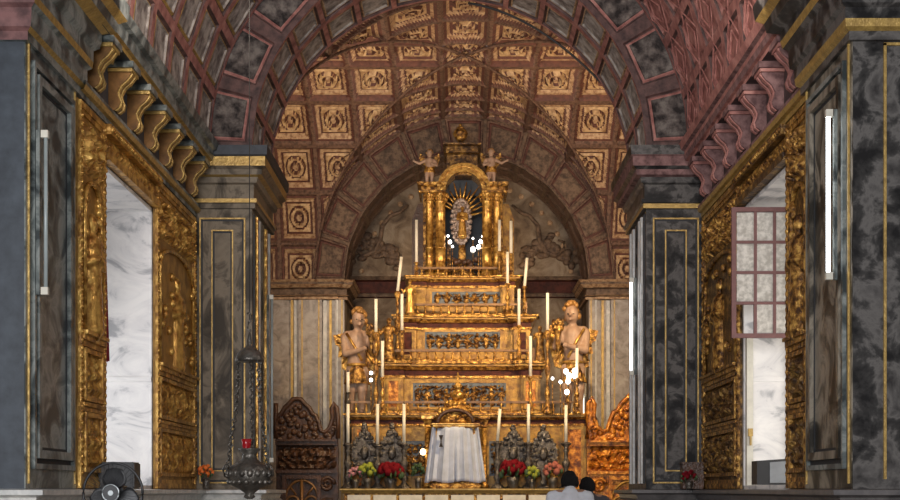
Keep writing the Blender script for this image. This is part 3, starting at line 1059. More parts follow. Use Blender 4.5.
for z in (pa.z + 0.25, pb.z - 0.25):
    m.box(pb.x - 0.02, pb.x + 0.07, ys - 0.015, ys + 0.015, z - 0.05, z + 0.05)
m.build('hinge', 'chrome', root)
# cream stile with a latch at the far edge of the right opening
p = at(744, 478, WY1 - 0.12)
stl = struct(MB().box(WX + 0.02, WX + 0.10, WY1 - 0.16, WY1 - 0.06, WZ0 + 0.05, 3.6).build('trim_11', 'cream'))
m = MB()
m.box(WX + 0.03, WX + 0.09, WY1 - 0.20, WY1 - 0.15, 2.30, 2.40)
m.box(WX + 0.05, WX + 0.07, WY1 - 0.21, WY1 - 0.17, 2.18, 2.30)
m.build('latch', 'gold_line', stl)


# ================================================================== FLUORESCENT TUBES
def tube_light(x, y, z0, z1, sgn, lit, label):
    root = thing('fluorescent_light', label, 'lamp', (x, y, z0), 'vertical tube lights')
    def bx(mb, p0, p1, a, b, c, d):
        q = sorted((x - sgn * p0, x - sgn * p1))
        mb.box(q[0], q[1], a, b, c, d)
    b = MB()
    bx(b, 0.0, 0.035, y - 0.025, y + 0.025, z0, z1)
    b.build('housing', 'marble_blue', root)
    t = MB()
    t.lathe([(0.019, 0), (0.019, z1 - z0 - 0.12)], (x - sgn * 0.085, y, z0 + 0.06), 12)
    t.build('tube', 'tube_on' if lit else 'tube_off', root)
    for z in (z0, z1 - 0.07):
        e = MB()
        bx(e, 0.045, 0.11, y - 0.025, y + 0.025, z, z + 0.07)
        e.build('end_cap', 'cream', root)
    return root


tube_light(PXS[1] - 0.055, 12.31, 3.59, 5.20, 1, True, 'lit white tube on right marble pier nearest the nave')
tube_light(-PXS[-1] + 0.055, 12.19, 3.43, 4.97, -1, False, 'unlit pale tube on left blue grey marble pier')
tube_light(AX - 0.03, 20.55, 3.42, 4.95, 1, True, 'thin lit tube on inner edge of right arch pier')
tube_light(-AX + 0.03, 21.0, 2.05, 4.75, -1, False, 'long unlit pale tube among gilded strips of left arch pier')

# ================================================================== THE ALTAR
AXC = at(460, 490, 28.0).x
alt = thing('altarpiece', 'tall stepped gilded altarpiece with arched niche at the top', 'altar', (AXC, 28.5, 0))


def plan(xa, xb, yf, yb, cw, cp):
    """rectangle plan with projecting corner pedestals, left-back to right-back"""
    return [(xa, yb), (xa, yf - cp), (xa + cw, yf - cp), (xa + cw, yf), (xb - cw, yf), (xb - cw, yf - cp), (xb, yf - cp), (xb, yb)]


TOPS = []


def tier(name, Xa, Xb, Yt, Ybm, Yc, yf, yb, cw=0.34, cp=0.16, inset=None):
    """block from photo row Ybm up to cornice top Yt, cornice underside Yc, front plane yf"""
    xa, xb = at(Xa, 0, yf).x, at(Xb, 0, yf).x
    zt, zb, zc = at(0, Yt, yf).z, at(0, Ybm, yf).z, at(0, Yc, yf).z
    h = zt - zc
    pr = [(0.0, zb), (0.05, zb), (0.05, zb + 0.05), (0.0, zb + 0.07), (0.0, zc - 0.05), (0.03, zc - 0.05), (0.03, zc), (0.015, zc + 0.02 * h), (0.015, zc + 0.38 * h),
          (0.06, zc + 0.42 * h), (0.10, zc + 0.62 * h), (0.13, zc + 0.66 * h), (0.13, zc + 0.80 * h), (0.17, zc + 0.84 * h), (0.17, zt), (-0.6, zt)]
    mis = [0, 0, 0, 1, 0, 0, 0, 2, 0, 0, 0, 1, 0, 0, 0]
    m = MB().sweep(plan(xa, xb, yf, yb, cw, cp), pr, mis)
    m.box(xa + 0.05, xb - 0.05, yf + 0.05, yb, zb, zt - 0.01, 0)
    t = m.build(name, ['gold', 'gold_paint', 'red_band'], alt)
    TOPS.append((xa, xb, yf, zt, cw, cp))
    # pilasters with coloured insets on the corner pedestals
    for s, x in ((-1, xa + cw / 2), (1, xb - cw / 2)):
        f = MB()
        fn = lambda u, v, d: (u, yf - cp - d, v)
        f.frame(fn, x - cw * 0.36, x + cw * 0.36, zb + 0.10, zc - 0.07, 0.045, 0.0, 0.03)
        f.build('pilaster_frame', 'gold_paint', t)
        f = MB().box(x - cw * 0.36 + 0.045, x + cw * 0.36 - 0.045, yf - cp - 0.008, yf - cp + 0.01, zb + 0.145, zc - 0.115)
        f.build('pilaster_inset', inset or 'red_band', t)
    return t, xa, xb, zb, zc, zt


def relief_panel(parent, Xa, Xb, Ya, Yb, yf, seed, name='relief_panel'):
    """blue-grey ground with gilded figures carved on it"""
    p, q = at(Xa, Yb, yf), at(Xb, Ya, yf)
    fn = lambda u, v, d: (u, yf - d, v)
    g = MB().box(p.x, q.x, yf - 0.02, yf + 0.01, p.z, q.z)
    t = g.build(name, 'blue_ground', parent)
    MB().frame(fn, p.x - 0.05, q.x + 0.05, p.z - 0.05, q.z + 0.05, 0.05, 0.0, 0.035).build('panel_frame', 'gold_paint', t)
    n = max(2, int((q.x - p.x) / 0.19))
    h = q.z - p.z
    c = MB()
    carve(c, lambda u, v, d: (u, yf - 0.021 - d * (1 if d > 0.03 else 0), v), p.x + 0.02, q.x - 0.02, p.z + 0.02, q.z - 0.03, 0.075, 0.02, seed * 1.7, mi=0, k=3.4, thr=0.42, mi_low=1)
    rnd = random.Random(seed)
    for i in range(n):
        x = p.x + (q.x - p.x) * (i + 0.5) / n
        hh = h * (0.72 + 0.2 * rnd.random())
        dx = 0.05 * (rnd.random() - 0.5)
        c.ell((x, yf - 0.03, p.z + hh * 0.36), (0.055, 0.045, hh * 0.36), seg=9, rings=7)
        c.ell((x + dx * 0.5, yf - 0.04, p.z + hh * 0.62), (0.065, 0.045, hh * 0.17), seg=9, rings=7)
        c.ell((x + dx, yf - 0.05, p.z + hh * 0.90), (0.036, 0.036, 0.045), seg=8, rings=6)
        c.tube([(x - 0.05, yf - 0.05, p.z + hh * 0.68), (x + 0.05 + dx, yf - 0.09, p.z + hh * 0.5), (x + 0.09, yf - 0.06, p.z + hh * (0.55 + 0.3 * rnd.random()))], 0.018, seg=5)
    c.build('carved_figures', ['gold_old', 'blue_ground'], t)
    return t


def balustrade(Xa, Xb, Yr, Yb, y, n, returns=0.0, posts=()):
    pa, pb = at(Xa, Yb, y), at(Xb, Yr, y)
    zr, zb = pb.z, pa.z
    m = MB()
    m.bbox(pa.x, pb.x, y - 0.035, y + 0.035, zr - 0.05, zr, 0.01)
    m.box(pa.x, pb.x, y - 0.03, y + 0.03, zb, zb + 0.03)
    for x in (pa.x + 0.04, pb.x - 0.04):
        m.bbox(x - 0.04, x + 0.04, y - 0.045, y + 0.045, zb, zr + 0.03, 0.01)
    r = m.build('balustrade', 'gold_rail', alt)
    h = zr - zb - 0.08
    for i in range(n):
        x = pa.x + 0.08 + (pb.x - pa.x - 0.16) * (i + 0.5) / n
        b = MB().lathe([(0.028, 0), (0.028, 0.03 * h), (0.014, 0.10 * h), (0.036, 0.32 * h), (0.022, 0.55 * h), (0.012, 0.72 * h), (0.024, 0.86 * h), (0.024, h)], (x, y, zb + 0.03), 10)
        b.build('baluster', 'gold', r)
    return r


# body of the retable, tier by tier (front planes step back as it rises)
t0, *_ = tier('lower_stage', 352, 586, 414, 500, 424, 27.2, 31.6, 0.50, 0.10, inset='orange_gilt')
relief_panel(t0, 404, 427, 441, 476, 27.2, 1)
relief_panel(t0, 489, 516, 441, 476, 27.2, 2)
for X in (388, 541):
    p, q = at(X - 6, 478, 27.2), at(X + 6, 434, 27.2)
    MB().frame(lambda u, v, d: (u, 27.2 - d, v), p.x, q.x, p.z, q.z, 0.06, 0.0, 0.07).build('pilaster_frame', 'gold_paint', t0)
    MB().box(p.x + 0.06, q.x - 0.06, 27.18, 27.21, p.z + 0.06, q.z - 0.06).build('pilaster_inset', 'orange_gilt', t0)
t1, *_ = tier('second_stage', 384, 540, 362, 414, 376, 27.9, 31.4, 0.42, 0.14, inset='orange_gilt')
relief_panel(t1, 413, 506, 383, 407, 27.9, 3)
t2, *_ = tier('third_stage', 400, 530, 316, 362, 328, 28.5, 31.2, 0.36, 0.14)
relief_panel(t2, 425, 500, 332, 349, 28.5, 4)
t3, *_ = tier('fourth_stage', 412, 514, 277, 316, 286, 29.0, 31.0, 0.30, 0.10, inset='gold_paint')
relief_panel(t3, 432, 500, 292, 304, 29.0, 5)
balustrade(347, 583, 401, 414.5, 27.25, 22)
balustrade(386, 536, 349.5, 362.5, 27.95, 17)
balustrade(402, 527, 303.5, 316.5, 28.55, 15)
balustrade(414, 511, 267, 277.5, 29.05, 11)

# arched niche crowning the altarpiece
yn = 29.35
NXC = at(464, 0, yn).x
nb = MB()
zb, zcap, zen = at(0, 277, yn).z, at(0, 194, yn).z, at(0, 183, yn).z
for s, (Xi, Xo) in ((-1, (443, 421)), (1, (484, 505))):
    a, b = sorted((at(Xi, 0, yn).x, at(Xo, 0, yn).x))
    nb.sweep([(a, yn + 0.9), (a, yn - 0.05), (b, yn - 0.05), (b, yn + 0.9)],
             [(0, zcap), (0.05, zcap + 0.02), (0.05, zcap + 0.06), (0.0, zcap + 0.08), (0.0, zen - 0.10), (0.06, zen - 0.06), (0.09, zen), (-0.2, zen)])
    nb.box(a + 0.04, b - 0.04, yn + 0.35, yn + 0.9, zb, zcap)
niche = nb.build('niche', 'gold_old', alt)
bk = MB().box(at(430, 0, yn).x, at(498, 0, yn).x, yn + 0.9, yn + 1.0, zb, zen + 0.2)
bk.build('niche_back', 'stone_shaded', alt)
for X, rr in ((429.5, 0.085), (440.5, 0.115), (487, 0.115), (497, 0.085)):
    p = at(X, 277, yn - 0.02)
    h = zcap - zb
    c = MB().lathe([(rr * 1.5, 0), (rr * 1.5, 0.06), (rr * 1.15, 0.09), (rr * 1.3, 0.13), (rr, 0.17), (rr * 1.02, h * 0.33), (rr * 1.15, h * 0.335), (rr * 1.15, h * 0.35), (rr, h * 0.355),
                    (rr * 0.92, h - 0.22), (rr * 1.1, h - 0.20), (rr * 0.95, h - 0.17), (rr * 1.25, h - 0.10), (rr * 1.6, h - 0.03), (rr * 1.6, h)], (p.x, yn - 0.02, zb), 18)
    col = c.build('column', 'gold_smooth', alt)
    lv = MB()
    for k in range(10):
        a = 2 * PI * k / 10
        for zz, r2 in ((h - 0.13, rr * 1.2), (h - 0.06, rr * 1.5)):
            lv.ell((p.x + r2 * math.cos(a), yn - 0.02 + r2 * math.sin(a), zb + zz), (0.028, 0.028, 0.045), seg=6, rings=5)
    lv.build('capital_leaves', 'gold', col)
# arch over the niche (archivolt with two mouldings)
ar = MB()
ro = (at(490, 0, yn).x - at(437, 0, yn).x) / 2
acx, acz = at(463.5, 0, yn).x, at(0, 191, yn).z
for (r0, r1, d0, d1) in ((ro, ro - 0.07, -0.16, 0.5), (ro - 0.07, ro - 0.15, -0.10, 0.5), (ro - 0.15, ro - 0.19, -0.13, 0.5)):
    ar.grid(28, 4, lambda i, j: (lambda a, q: (acx + q[0] * math.cos(a), yn + q[1], acz + q[0] * math.sin(a)))(PI * i / 28, ((r0, d1), (r0, d0), (r1, d0), (r1, d1), (r0, d1))[j]), smooth=False)
ar.build('niche_arch', 'gold_smooth', alt)
sp = MB()          # tympanum behind the arch
sp.prism([(acx + ro * math.cos(PI * i / 20), acz + ro * math.sin(PI * i / 20)) for i in range(21)], lambda u, v, d: (u, d, v), yn + 0.5, yn + 0.62)
sp.build('tympanum', 'stone_shaded', alt)
# block and side wings
p, q = at(446, 158, yn + 0.3), at(478, 147, yn + 0.3)
m = MB().sweep([(p.x, yn + 0.9), (p.x, yn), (q.x, yn), (q.x, yn + 0.9)], [(0, p.z), (0.04, p.z + 0.02), (0.0, p.z + 0.05), (0.0, q.z - 0.07), (0.06, q.z - 0.03), (0.07, q.z), (-0.3, q.z)])
m.box(p.x + 0.02, q.x - 0.02, yn + 0.02, yn + 0.9, acz + ro * 0.6, q.z - 0.01)
m.build('crest_block', 'gold_shaded', alt)
for s, (Xa, Xb) in ((-1, (412, 424)), (1, (503, 514))):
    a, b = sorted((at(Xa, 0, yn + 0.5).x, at(Xb, 0, yn + 0.5).x))
    z0, z1 = zb, at(0, 204, yn + 0.5).z
    m = MB().prism([(a, z0 + 0.1), (b, z0 + 0.1), (b, z1) if s < 0 else (b, z1 - 0.35), ((a + b) / 2, z1), (a, z1 - 0.35) if s < 0 else (a, z1)], lambda u, v, d: (u, yn + 0.5 + d, v), 0, 0.2)
    m.build('side_wing', 'carved_wood' if s < 0 else 'gold_paint', alt)

# gold urn on top
p = at(460.5, 147.2, yn + 0.3)
urn = thing('urn', 'gold urn on the crest of the altarpiece below vault', 'urn', p)
h = at(0, 124, yn + 0.3).z - p.z
MB().lathe([(0.10, 0), (0.10, 0.03), (0.04, 0.07), (0.06, 0.12), (0.15, 0.24), (0.175, 0.31), (0.14, 0.38), (0.09, 0.41)], p, 16).build('body', 'gold_old', urn)
MB().lathe([(0.11, 0.41), (0.08, 0.45), (0.03, 0.47), (0.045, 0.50), (0.02, h)], p, 14).build('finial', 'gold_old', urn)


# ------------------------------------------------------------------ figures on the altar
def cherub(X, Yb, Yt, y, side, label):
    p = at(X, Yb, y)
    h = at(0, Yt, y).z - p.z
    root = thing('cherub_statue', label, 'statue', p, 'cherubs on the niche')

    def q(a, f, z):
        return p + Vector((a * h, -f * h, z * h))
    caps = [(q(-0.07, 0, 0.05), q(-0.075, 0.02, 0.26), 0.045 * h, 0.058 * h), (q(-0.075, 0.02, 0.26), q(-0.055, 0, 0.46), 0.062 * h, 0.085 * h),
            (q(0.07, 0, 0.05), q(0.07, 0.03, 0.26), 0.045 * h, 0.058 * h), (q(0.07, 0.03, 0.26), q(0.055, 0, 0.46), 0.062 * h, 0.085 * h),
            (q(0, 0, 0.48), q(0, 0.01, 0.68), 0.125 * h, 0.115 * h), (q(0, 0, 0.70), q(0, 0.01, 0.80), 0.07 * h, 0.05 * h),
            (q(-0.12, 0, 0.70), q(0.12, 0, 0.70), 0.055 * h, 0.055 * h),
            (q(-0.07, 0, 0.02), q(-0.08, 0.09, 0.02), 0.035 * h, 0.03 * h), (q(0.07, 0, 0.02), q(0.08, 0.09, 0.02), 0.035 * h, 0.03 * h)]
    # one arm raised outward, one bent in front
    caps += [(q(side * 0.15, 0, 0.69), q(side * 0.28, 0.06, 0.60), 0.05 * h, 0.04 * h), (q(side * 0.28, 0.06, 0.60), q(side * 0.42, 0.1, 0.66), 0.04 * h, 0.028 * h),
             (q(-side * 0.15, 0, 0.69), q(-side * 0.20, 0.06, 0.55), 0.05 * h, 0.04 * h), (q(-side * 0.20, 0.06, 0.55), q(-side * 0.05, 0.16, 0.58), 0.04 * h, 0.028 * h)]
    ells = [(q(0, 0.02, 0.90), (0.085 * h, 0.09 * h, 0.10 * h)), (q(0, 0.11, 0.885), 0.02 * h), (q(side * 0.44, 0.1, 0.67), 0.036 * h)]
    blob('body', 'flesh', caps, ells, h * 0.018, root)
    m = MB()
    for k in range(22):
        a, e = 2.4 * PI * random.random(), 0.2 + 1.2 * random.random()
        m.ell(q(0.085 * math.cos(a) * math.sin(e), -0.02 + 0.08 * math.sin(a) * math.sin(e), 0.905 + 0.10 * math.cos(e)), 0.03 * h, seg=7, rings=5)
    m.build('hair', 'hair_gold', root)
    m = MB()
    m.lathe([(0.16, 0.36), (0.15, 0.42), (0.135, 0.50), (0.13, 0.53)], (0, 0, 0), 16, sx=h, sy=h * 0.9)
    m.v = [(p.x + a, p.y + b, p.z + c * h) for a, b, c in m.v]
    m.build('loincloth', 'gold', root)
    for s in (-1, 1):
        w = MB()
        pts = [(0.04, 0.62), (0.16, 0.86), (0.26, 0.93), (0.29, 0.80), (0.24, 0.62), (0.14, 0.52)]
        w.prism([(s * a, z) for a, z in pts], lambda u, v, d: tuple(q(u, d, v)), -0.13, -0.10)
        w.build('wing', 'gold_old', root)
    return root


cherub(429.5, 186, 150, yn + 0.1, -1, 'cherub statue standing on the left shoulder of niche arch')
cherub(491, 186, 149, yn + 0.1, 1, 'cherub statue standing on the right shoulder of niche arch')


def angel(X, Yt, Yb, y, side, label):
    """large angel: bare torso turned towards the altar, gilded kilt and wings"""
    zt, zb = at(0, Yt, y).z, at(0, Yb, y).z
    p = Vector((at(X, 0, y).x, y, zb))
    h = zt - zb
    root = thing('angel_statue', label, 'statue', p, 'angels flanking the altar')
    s = side            # +1: the altar lies towards +x of the angel

    def q(a, f, z):
        z = z * 0.84 if z < 0.5 else 0.42 + (z - 0.5) * 1.16
        return p + Vector((s * a * h * 0.80, -f * h, z * h))
    caps = [(q(-0.02, 0, 0.50), q(0, 0.01, 0.62), 0.085 * h, 0.088 * h), (q(0, 0.01, 0.62), q(0.0, 0.0, 0.75), 0.088 * h, 0.10 * h),
            (q(-0.11, 0, 0.785), q(0.11, 0, 0.785), 0.052 * h, 0.052 * h), (q(0, 0, 0.80), q(0.01, 0.02, 0.87), 0.038 * h, 0.035 * h),
            (q(-0.05, 0, 0.48), q(-0.07, 0.03, 0.27), 0.075 * h, 0.052 * h), (q(-0.07, 0.03, 0.27), q(-0.07, -0.01, 0.04), 0.050 * h, 0.030 * h),
            (q(0.05, 0, 0.48), q(0.07, 0.05, 0.27), 0.075 * h, 0.052 * h), (q(0.07, 0.05, 0.27), q(0.06, 0.02, 0.04), 0.050 * h, 0.030 * h),
            (q(-0.07, -0.01, 0.022), q(-0.08, 0.09, 0.018), 0.026 * h, 0.02 * h), (q(0.06, 0.02, 0.022), q(0.07, 0.12, 0.018), 0.026 * h, 0.02 * h),
            # arms: both reach towards the altar holding a torch
            (q(-0.145, 0, 0.77), q(-0.13, 0.08, 0.63), 0.043 * h, 0.036 * h), (q(-0.13, 0.08, 0.63), q(0.09, 0.16, 0.66), 0.036 * h, 0.022 * h),
            (q(0.145, 0, 0.77), q(0.20, 0.06, 0.66), 0.043 * h, 0.036 * h), (q(0.20, 0.06, 0.66), q(0.17, 0.14, 0.76), 0.036 * h, 0.022 * h)]
    ells = [(q(0.02, 0.02, 0.915), (0.066 * h, 0.078 * h, 0.088 * h)), (q(0.045, 0.105, 0.905), 0.015 * h), (q(0.17, 0.15, 0.785), (0.025 * h, 0.022 * h, 0.032 * h)),
            (q(0.105, 0.17, 0.665), (0.028 * h, 0.022 * h, 0.024 * h)), (q(0.04, 0.09, 0.865), (0.02 * h, 0.012 * h, 0.008 * h))]
    for k in range(4):       # fingers of the raised hand
        ells.append((q(0.155 + 0.012 * k, 0.165, 0.81), (0.007 * h, 0.009 * h, 0.022 * h)))
    blob('body', 'flesh', caps, ells, h * 0.011, root)
    m = MB()
    for k in range(46):
        a, e = 2 * PI * random.random(), 1.9 * random.random()
        if math.sin(a) > 0.3 and e > 0.9:
            continue
        m.ell(q(0.02 + 0.084 * math.cos(a) * math.sin(e), 0.01 + 0.085 * math.sin(a) * math.sin(e), 0.92 + 0.090 * math.cos(e)), 0.026 * h, seg=7, rings=5)
    m.build('hair', 'hair_gold', root)
    m = MB()
    for e in (-0.014, 0.048):
        m.ell(q(0.02 + e, 0.092, 0.912), (0.010 * h, 0.008 * h, 0.006 * h), seg=8, rings=6)
    m.build('eyes', 'wick', root)
    # kilt of gilded strips
    m = MB()
    def kp(i, j):
        a = 2 * PI * i / 48
        t = j / 6
        r = (0.098 + 0.055 * t) * (1 + 0.09 * t * math.sin(a * 12))
        return q(r * math.cos(a), r * 0.9 * math.sin(a), 0.54 - 0.20 * t)
    m.grid(48, 6, kp, smooth=True)
    m.build('kilt', 'gold_old', root)
    m = MB()
    m.tube([q(0.104 * math.cos(2 * PI * i / 24), 0.094 * math.sin(2 * PI * i / 24), 0.54) for i in range(24)], 0.016 * h, closed=True)
    m.tube([q(-0.12, 0.05, 0.80), q(-0.03, 0.11, 0.70), q(0.07, 0.10, 0.57)], 0.014 * h)
    m.build('sash', 'gold_smooth', root)
    for ws in (-1, 1):
        w = MB()
        if ws > 0:
            pts = [(0.05, 0.70), (0.18, 0.86), (0.26, 0.84), (0.27, 0.70), (0.20, 0.52), (0.12, 0.50)]
        else:
            pts = [(-0.05, 0.76), (-0.16, 0.82), (-0.30, 0.80), (-0.27, 0.72), (-0.22, 0.70), (-0.24, 0.62), (-0.18, 0.62), (-0.19, 0.52), (-0.13, 0.50)]
        w.prism(pts, lambda u, v, d: tuple(q(u, d, v)), -0.13, -0.095)
        for k in range(5):
            t = k / 4
            w.tube([q(ws * 0.07, -0.092, 0.74 - 0.05 * t), q(ws * (0.26 - 0.07 * t), -0.092, 0.80 - 0.24 * t)], 0.010 * h, seg=5)
        w.build('wing', 'gold', root)
    m = MB()
    m.lathe([(0.016, 0), (0.022, 0.10), (0.016, 0.13), (0.035, 0.19), (0.05, 0.235), (0.03, 0.24)], (0, 0, 0), 12, sx=h, sy=h)
    c0 = q(0.19, 0.18, 0.60)
    m.v = [(c0.x + a, c0.y + b, c0.z + c * h) for a, b, c in m.v]
    for k in range(16):
        a = 2 * PI * k / 16
        m.ell((c0.x + 0.04 * h * math.cos(a), c0.y + 0.04 * h * math.sin(a), c0.z + (0.25 + 0.03 * math.sin(3 * a)) * h), (0.018 * h, 0.018 * h, 0.03 * h), seg=6, rings=5)
    m.build('cornucopia', 'gold_old', root)
    return root


angel(357, 310, 414, 27.62, 1, 'large bare-chested angel statue with gilded kilt, left of altar')
angel(573, 304, 414, 27.62, -1, 'large bare-chested angel statue with spread gilt wing, right of altar')


def small_saint(X, Yb, Yt, y, m, label, face=(0, -1), parts=True):
    p = at(X, Yb, y)
    h = at(0, Yt, y).z - p.z
    root = thing('saint_statue', label, 'statue', p, 'small statues on the altarpiece')
    saint('robed_figure', root, p + Vector((0, 0, 0.05 * h)), h * 0.95, face, m, arms=1)
    MB().lathe([(0.19 * h, 0), (0.19 * h, 0.04 * h), (0.14 * h, 0.06 * h), (0.14 * h, 0.075 * h)], p, 12).build('plinth', 'gold_old', root)
    return root


small_saint(410, 316, 280, 28.3, 'gold_smooth', 'small gilded figure at left end of the third balustrade', (-0.5, -1))
small_saint(389, 362, 318, 27.72, 'gold_old', 'dark gilded robed figure at left end of second balustrade', (-0.3, -1))
small_saint(540, 362, 326, 27.72, 'gold_old', 'dark gilded robed figure at right end of second balustrade', (0.3, -1))
small_saint(505, 277, 247, 28.88, 'gold_old', 'small dark gilt figure beside the niche right column', (0.3, -1))

# holy figure in an oval silver aureole with gilded rays
p = at(462, 277, yn + 0.25)
root = thing('niche_statue', 'silver oval aureole with gilded rays standing inside the arched niche', 'statue', p)
c0 = at(461, 222, yn + 0.25)
m = MB()
ov = lambda a, k: c0 + Vector((0.215 * k * math.cos(a), 0, 0.50 * k * math.sin(a)))
m.prism([(0.19 * math.cos(2 * PI * i / 28), 0.46 * math.sin(2 * PI * i / 28)) for i in range(28)], lambda u, v, d: (c0.x + u, c0.y + d, c0.z + v), 0.0, 0.06)
for ring_k, nn, rr in ((0.98, 24, 0.050), (0.70, 16, 0.045)):
    for i in range(nn):
        a = 2 * PI * i / nn
        m.ell(ov(a, ring_k) + Vector((0, -0.03, 0)), (rr, 0.045, rr * 1.1), seg=8, rings=6)
m.build('aureole', 'silver_pale', root)
saint('robed_figure', root, c0 + Vector((0.03, -0.06, -0.36)), 0.70, (0, -1), 'gold_smooth')
m = MB()
for i in range(13):
    a = R(60 + 10.5 * i) if i < 9 else R(20 + 10 * (i - 9))
    L = 0.95 if i % 2 == 0 else 0.8
    t0_, t1_ = ov(a, 0.9), c0 + Vector((L * 0.86 * math.cos(a), 0.03, L * 0.98 * math.sin(a)))
    m.tube([t0_ + Vector((0, 0.04, 0)), t1_], [0.035, 0.010], seg=6)
m.build('rays', 'gold_smooth', root)
MB().lathe([(0.34, 0), (0.34, 0.06), (0.22, 0.12), (0.10, 0.22), (0.13, 0.32), (0.09, 0.42), (0.07, c0.z - 0.48 - p.z)], p, 16, sy=0.7).build('pedestal', 'gold_old', root)
# clouds of carved flowers at its foot
m = MB()
for i in range(26):
    m.ell(at(446 + 32 * random.random(), 258 + 14 * random.random(), yn + 0.12 + 0.1 * random.random()), 0.05 + 0.03 * random.random(), seg=7, rings=5)
m.build('carved_flowers', 'carved_wood', root)


def bulb(X, Y, y, r, label, group, m='bulb', hang=None):
    p = at(X, Y, y)
    root = thing('light_bulb', label, 'lamp', p, group)
    MB().ell(p, (r, r, r * 1.15), seg=12, rings=8).build('glass', m, root)
    MB().lathe([(r * 0.45, -r * 1.9), (r * 0.5, -r * 0.9)], p, 10).build('socket', 'chrome', root)
    if hang:
        q = at(X, hang, y)
        MB().tube([(p.x, p.y, q.z), (p.x, p.y, p.z - r * 1.8)], 0.012, seg=6).build('stem', 'gold_old', root)


NB_L = 'small bright bulb at the foot of the niche statue'
for i, (X, Y, r) in enumerate(((448, 236, 0.035), (450, 242, 0.055), (452.5, 246.5, 0.035), (473, 238.5, 0.03), (482.5, 236.5, 0.035), (480.5, 241.5, 0.055), (478.5, 247, 0.06), (473, 249.5, 0.075))):
    bulb(X, Y, yn + 0.02, r * 0.75, NB_L, 'bulbs in the niche', hang=277)
for i, (X, Y, r, hang) in enumerate(((566, 371.5, 0.05, 414), (569, 376, 0.06, 414), (568, 381.5, 0.05, 414), (574.5, 371, 0.05, 414), (574.5, 376, 0.045, 414), (567, 392, 0.05, 414))):
    bulb(X, Y, 26.8, r, 'bright bulb in the cluster before the right angel statue', 'bulbs by the right angel', hang=hang)
bulb(552.5, 378.5, 27.0, 0.03, 'lone small bulb above the right balusters', None, hang=414)
bulb(560.5, 382, 26.9, 0.035, 'small bulb between lone bulb and right cluster', None, hang=414)
bulb(371, 373, 27.1, 0.035, 'upper of two small bulbs beside the left angel', None, hang=414)
bulb(371, 380, 26.9, 0.035, 'lower of two small bulbs beside the left angel', None, hang=414)
bulb(423, 452, 26.75, 0.06, 'warm glowing bulb left of the veiled tabernacle', None, 'bulb_warm', hang=487)
bulb(629, 156, 20.6, 0.03, 'tiny white bulb on cornice of right arch pier', None, 'bulb', hang=163)


# ------------------------------------------------------------------ candlesticks
def candlestick(X, Yt, Yj, Yb, y, m, label, group, tilt=0.0, wide=1.0):
    p, j, t = at(X, Yb, y), at(X, Yj, y), at(X + tilt, Yt, y)
    h = j.z - p.z
    root = thing('candlestick', label, 'candlestick', p, group)
    k = 0.055 * wide * (1.0 if h < 0.8 else 1.15)
    MB().lathe([(k * 1.5, 0), (k * 1.6, 0.02), (k * 1.35, 0.05 * h), (k * 0.8, 0.10 * h), (k * 0.5, 0.16 * h), (k * 0.95, 0.24 * h), (k * 0.5, 0.32 * h), (k * 0.42, 0.42 * h), (k * 0.8, 0.50 * h),
                (k * 0.95, 0.56 * h), (k * 0.5, 0.63 * h), (k * 0.38, 0.76 * h), (k * 0.7, 0.82 * h), (k * 0.45, 0.88 * h), (k * 1.15, 0.955 * h), (k * 1.2, 0.97 * h), (k * 0.5, h)], p, 14).build('stem', m, root)
    c = MB().tube([j - Vector((0, 0, 0.02)), t], 0.034, seg=10)
    c.build('candle', 'candle', root)
    MB().tube([t, t + Vector((0, 0, 0.06))], [0.022, 0.006], seg=6).build('wick', 'wick', root)
    return root


GU = 'gilded candlesticks on the altarpiece'
yy = [27.05, 27.7, 28.35, 28.85]
candlestick(416.5, 220, 262, 277, yy[3], 'gold', 'tall white candle left of the niche columns', GU)
candlestick(397.5, 257, 291, 362, 28.12, 'gold_old', 'leaning white candle left of the third balustrade', GU, tilt=4)
candlestick(402, 294, 330, 362, yy[1], 'gold_old', 'white candle before left end of the third stage', GU)
candlestick(376, 299, 332, 414, 27.08, 'gold_old', 'white candle just right of the left angel face', GU)
candlestick(382.5, 341, 377, 414, yy[0], 'gold', 'white candle above left balusters near the dark robed figure', GU)
candlestick(499.5, 220, 251, 277, yy[3], 'gold_old', 'inner of two tall candles right of niche columns', GU)
candlestick(511, 221, 253, 277, yy[3], 'gold_old', 'outer of two tall candles right of niche columns', GU)
candlestick(507.5, 252, 283, 316, yy[2], 'gold', 'white candle at right end of the third balustrade', GU)
candlestick(524.5, 258, 286, 316, yy[2] - 0.1, 'gold_old', 'leaning white candle right of the third balustrade', GU, tilt=2.5)
candlestick(519, 289, 325, 362, yy[1], 'gold', 'white candle before right end of the third stage', GU)
candlestick(547.5, 293, 330, 414, 27.08, 'gold_old', 'white candle just left of the right angel hands', GU)
candlestick(530.5, 336, 376, 414, yy[0], 'gold', 'white candle above right balusters near the second stage', GU)
candlestick(577, 348, 378, 414, yy[0] - 0.1, 'gold_old', 'white candle before the right angel kilt', GU)
candlestick(348, 372, 392, 414, yy[0], 'bronze', 'dark short candlestick at the far left baluster end', GU)
ytab = 26.45
GS = 'dark silver candlesticks on the altar table'
candlestick(348, 404, 443, 489, ytab, 'silver', 'outermost left table candle beside dark carved screen', GS, wide=1.5)
candlestick(377.5, 404, 444, 489, ytab, 'silver', 'table candle between the two left silver plaques', GS, wide=1.5)
candlestick(404, 404, 443, 489, ytab, 'silver', 'table candle between left plaques and veiled tabernacle', GS, wide=1.5)
candlestick(497.5, 409, 441, 489, ytab, 'silver', 'leaning table candle between tabernacle and right plaques', GS, tilt=2.5, wide=1.5)
candlestick(528.5, 404, 442, 489, ytab, 'silver', 'table candle between the two right silver plaques', GS, wide=1.5)
candlestick(566, 405, 442, 489, ytab, 'silver', 'outermost right table candle above the man in white', GS, wide=1.5)


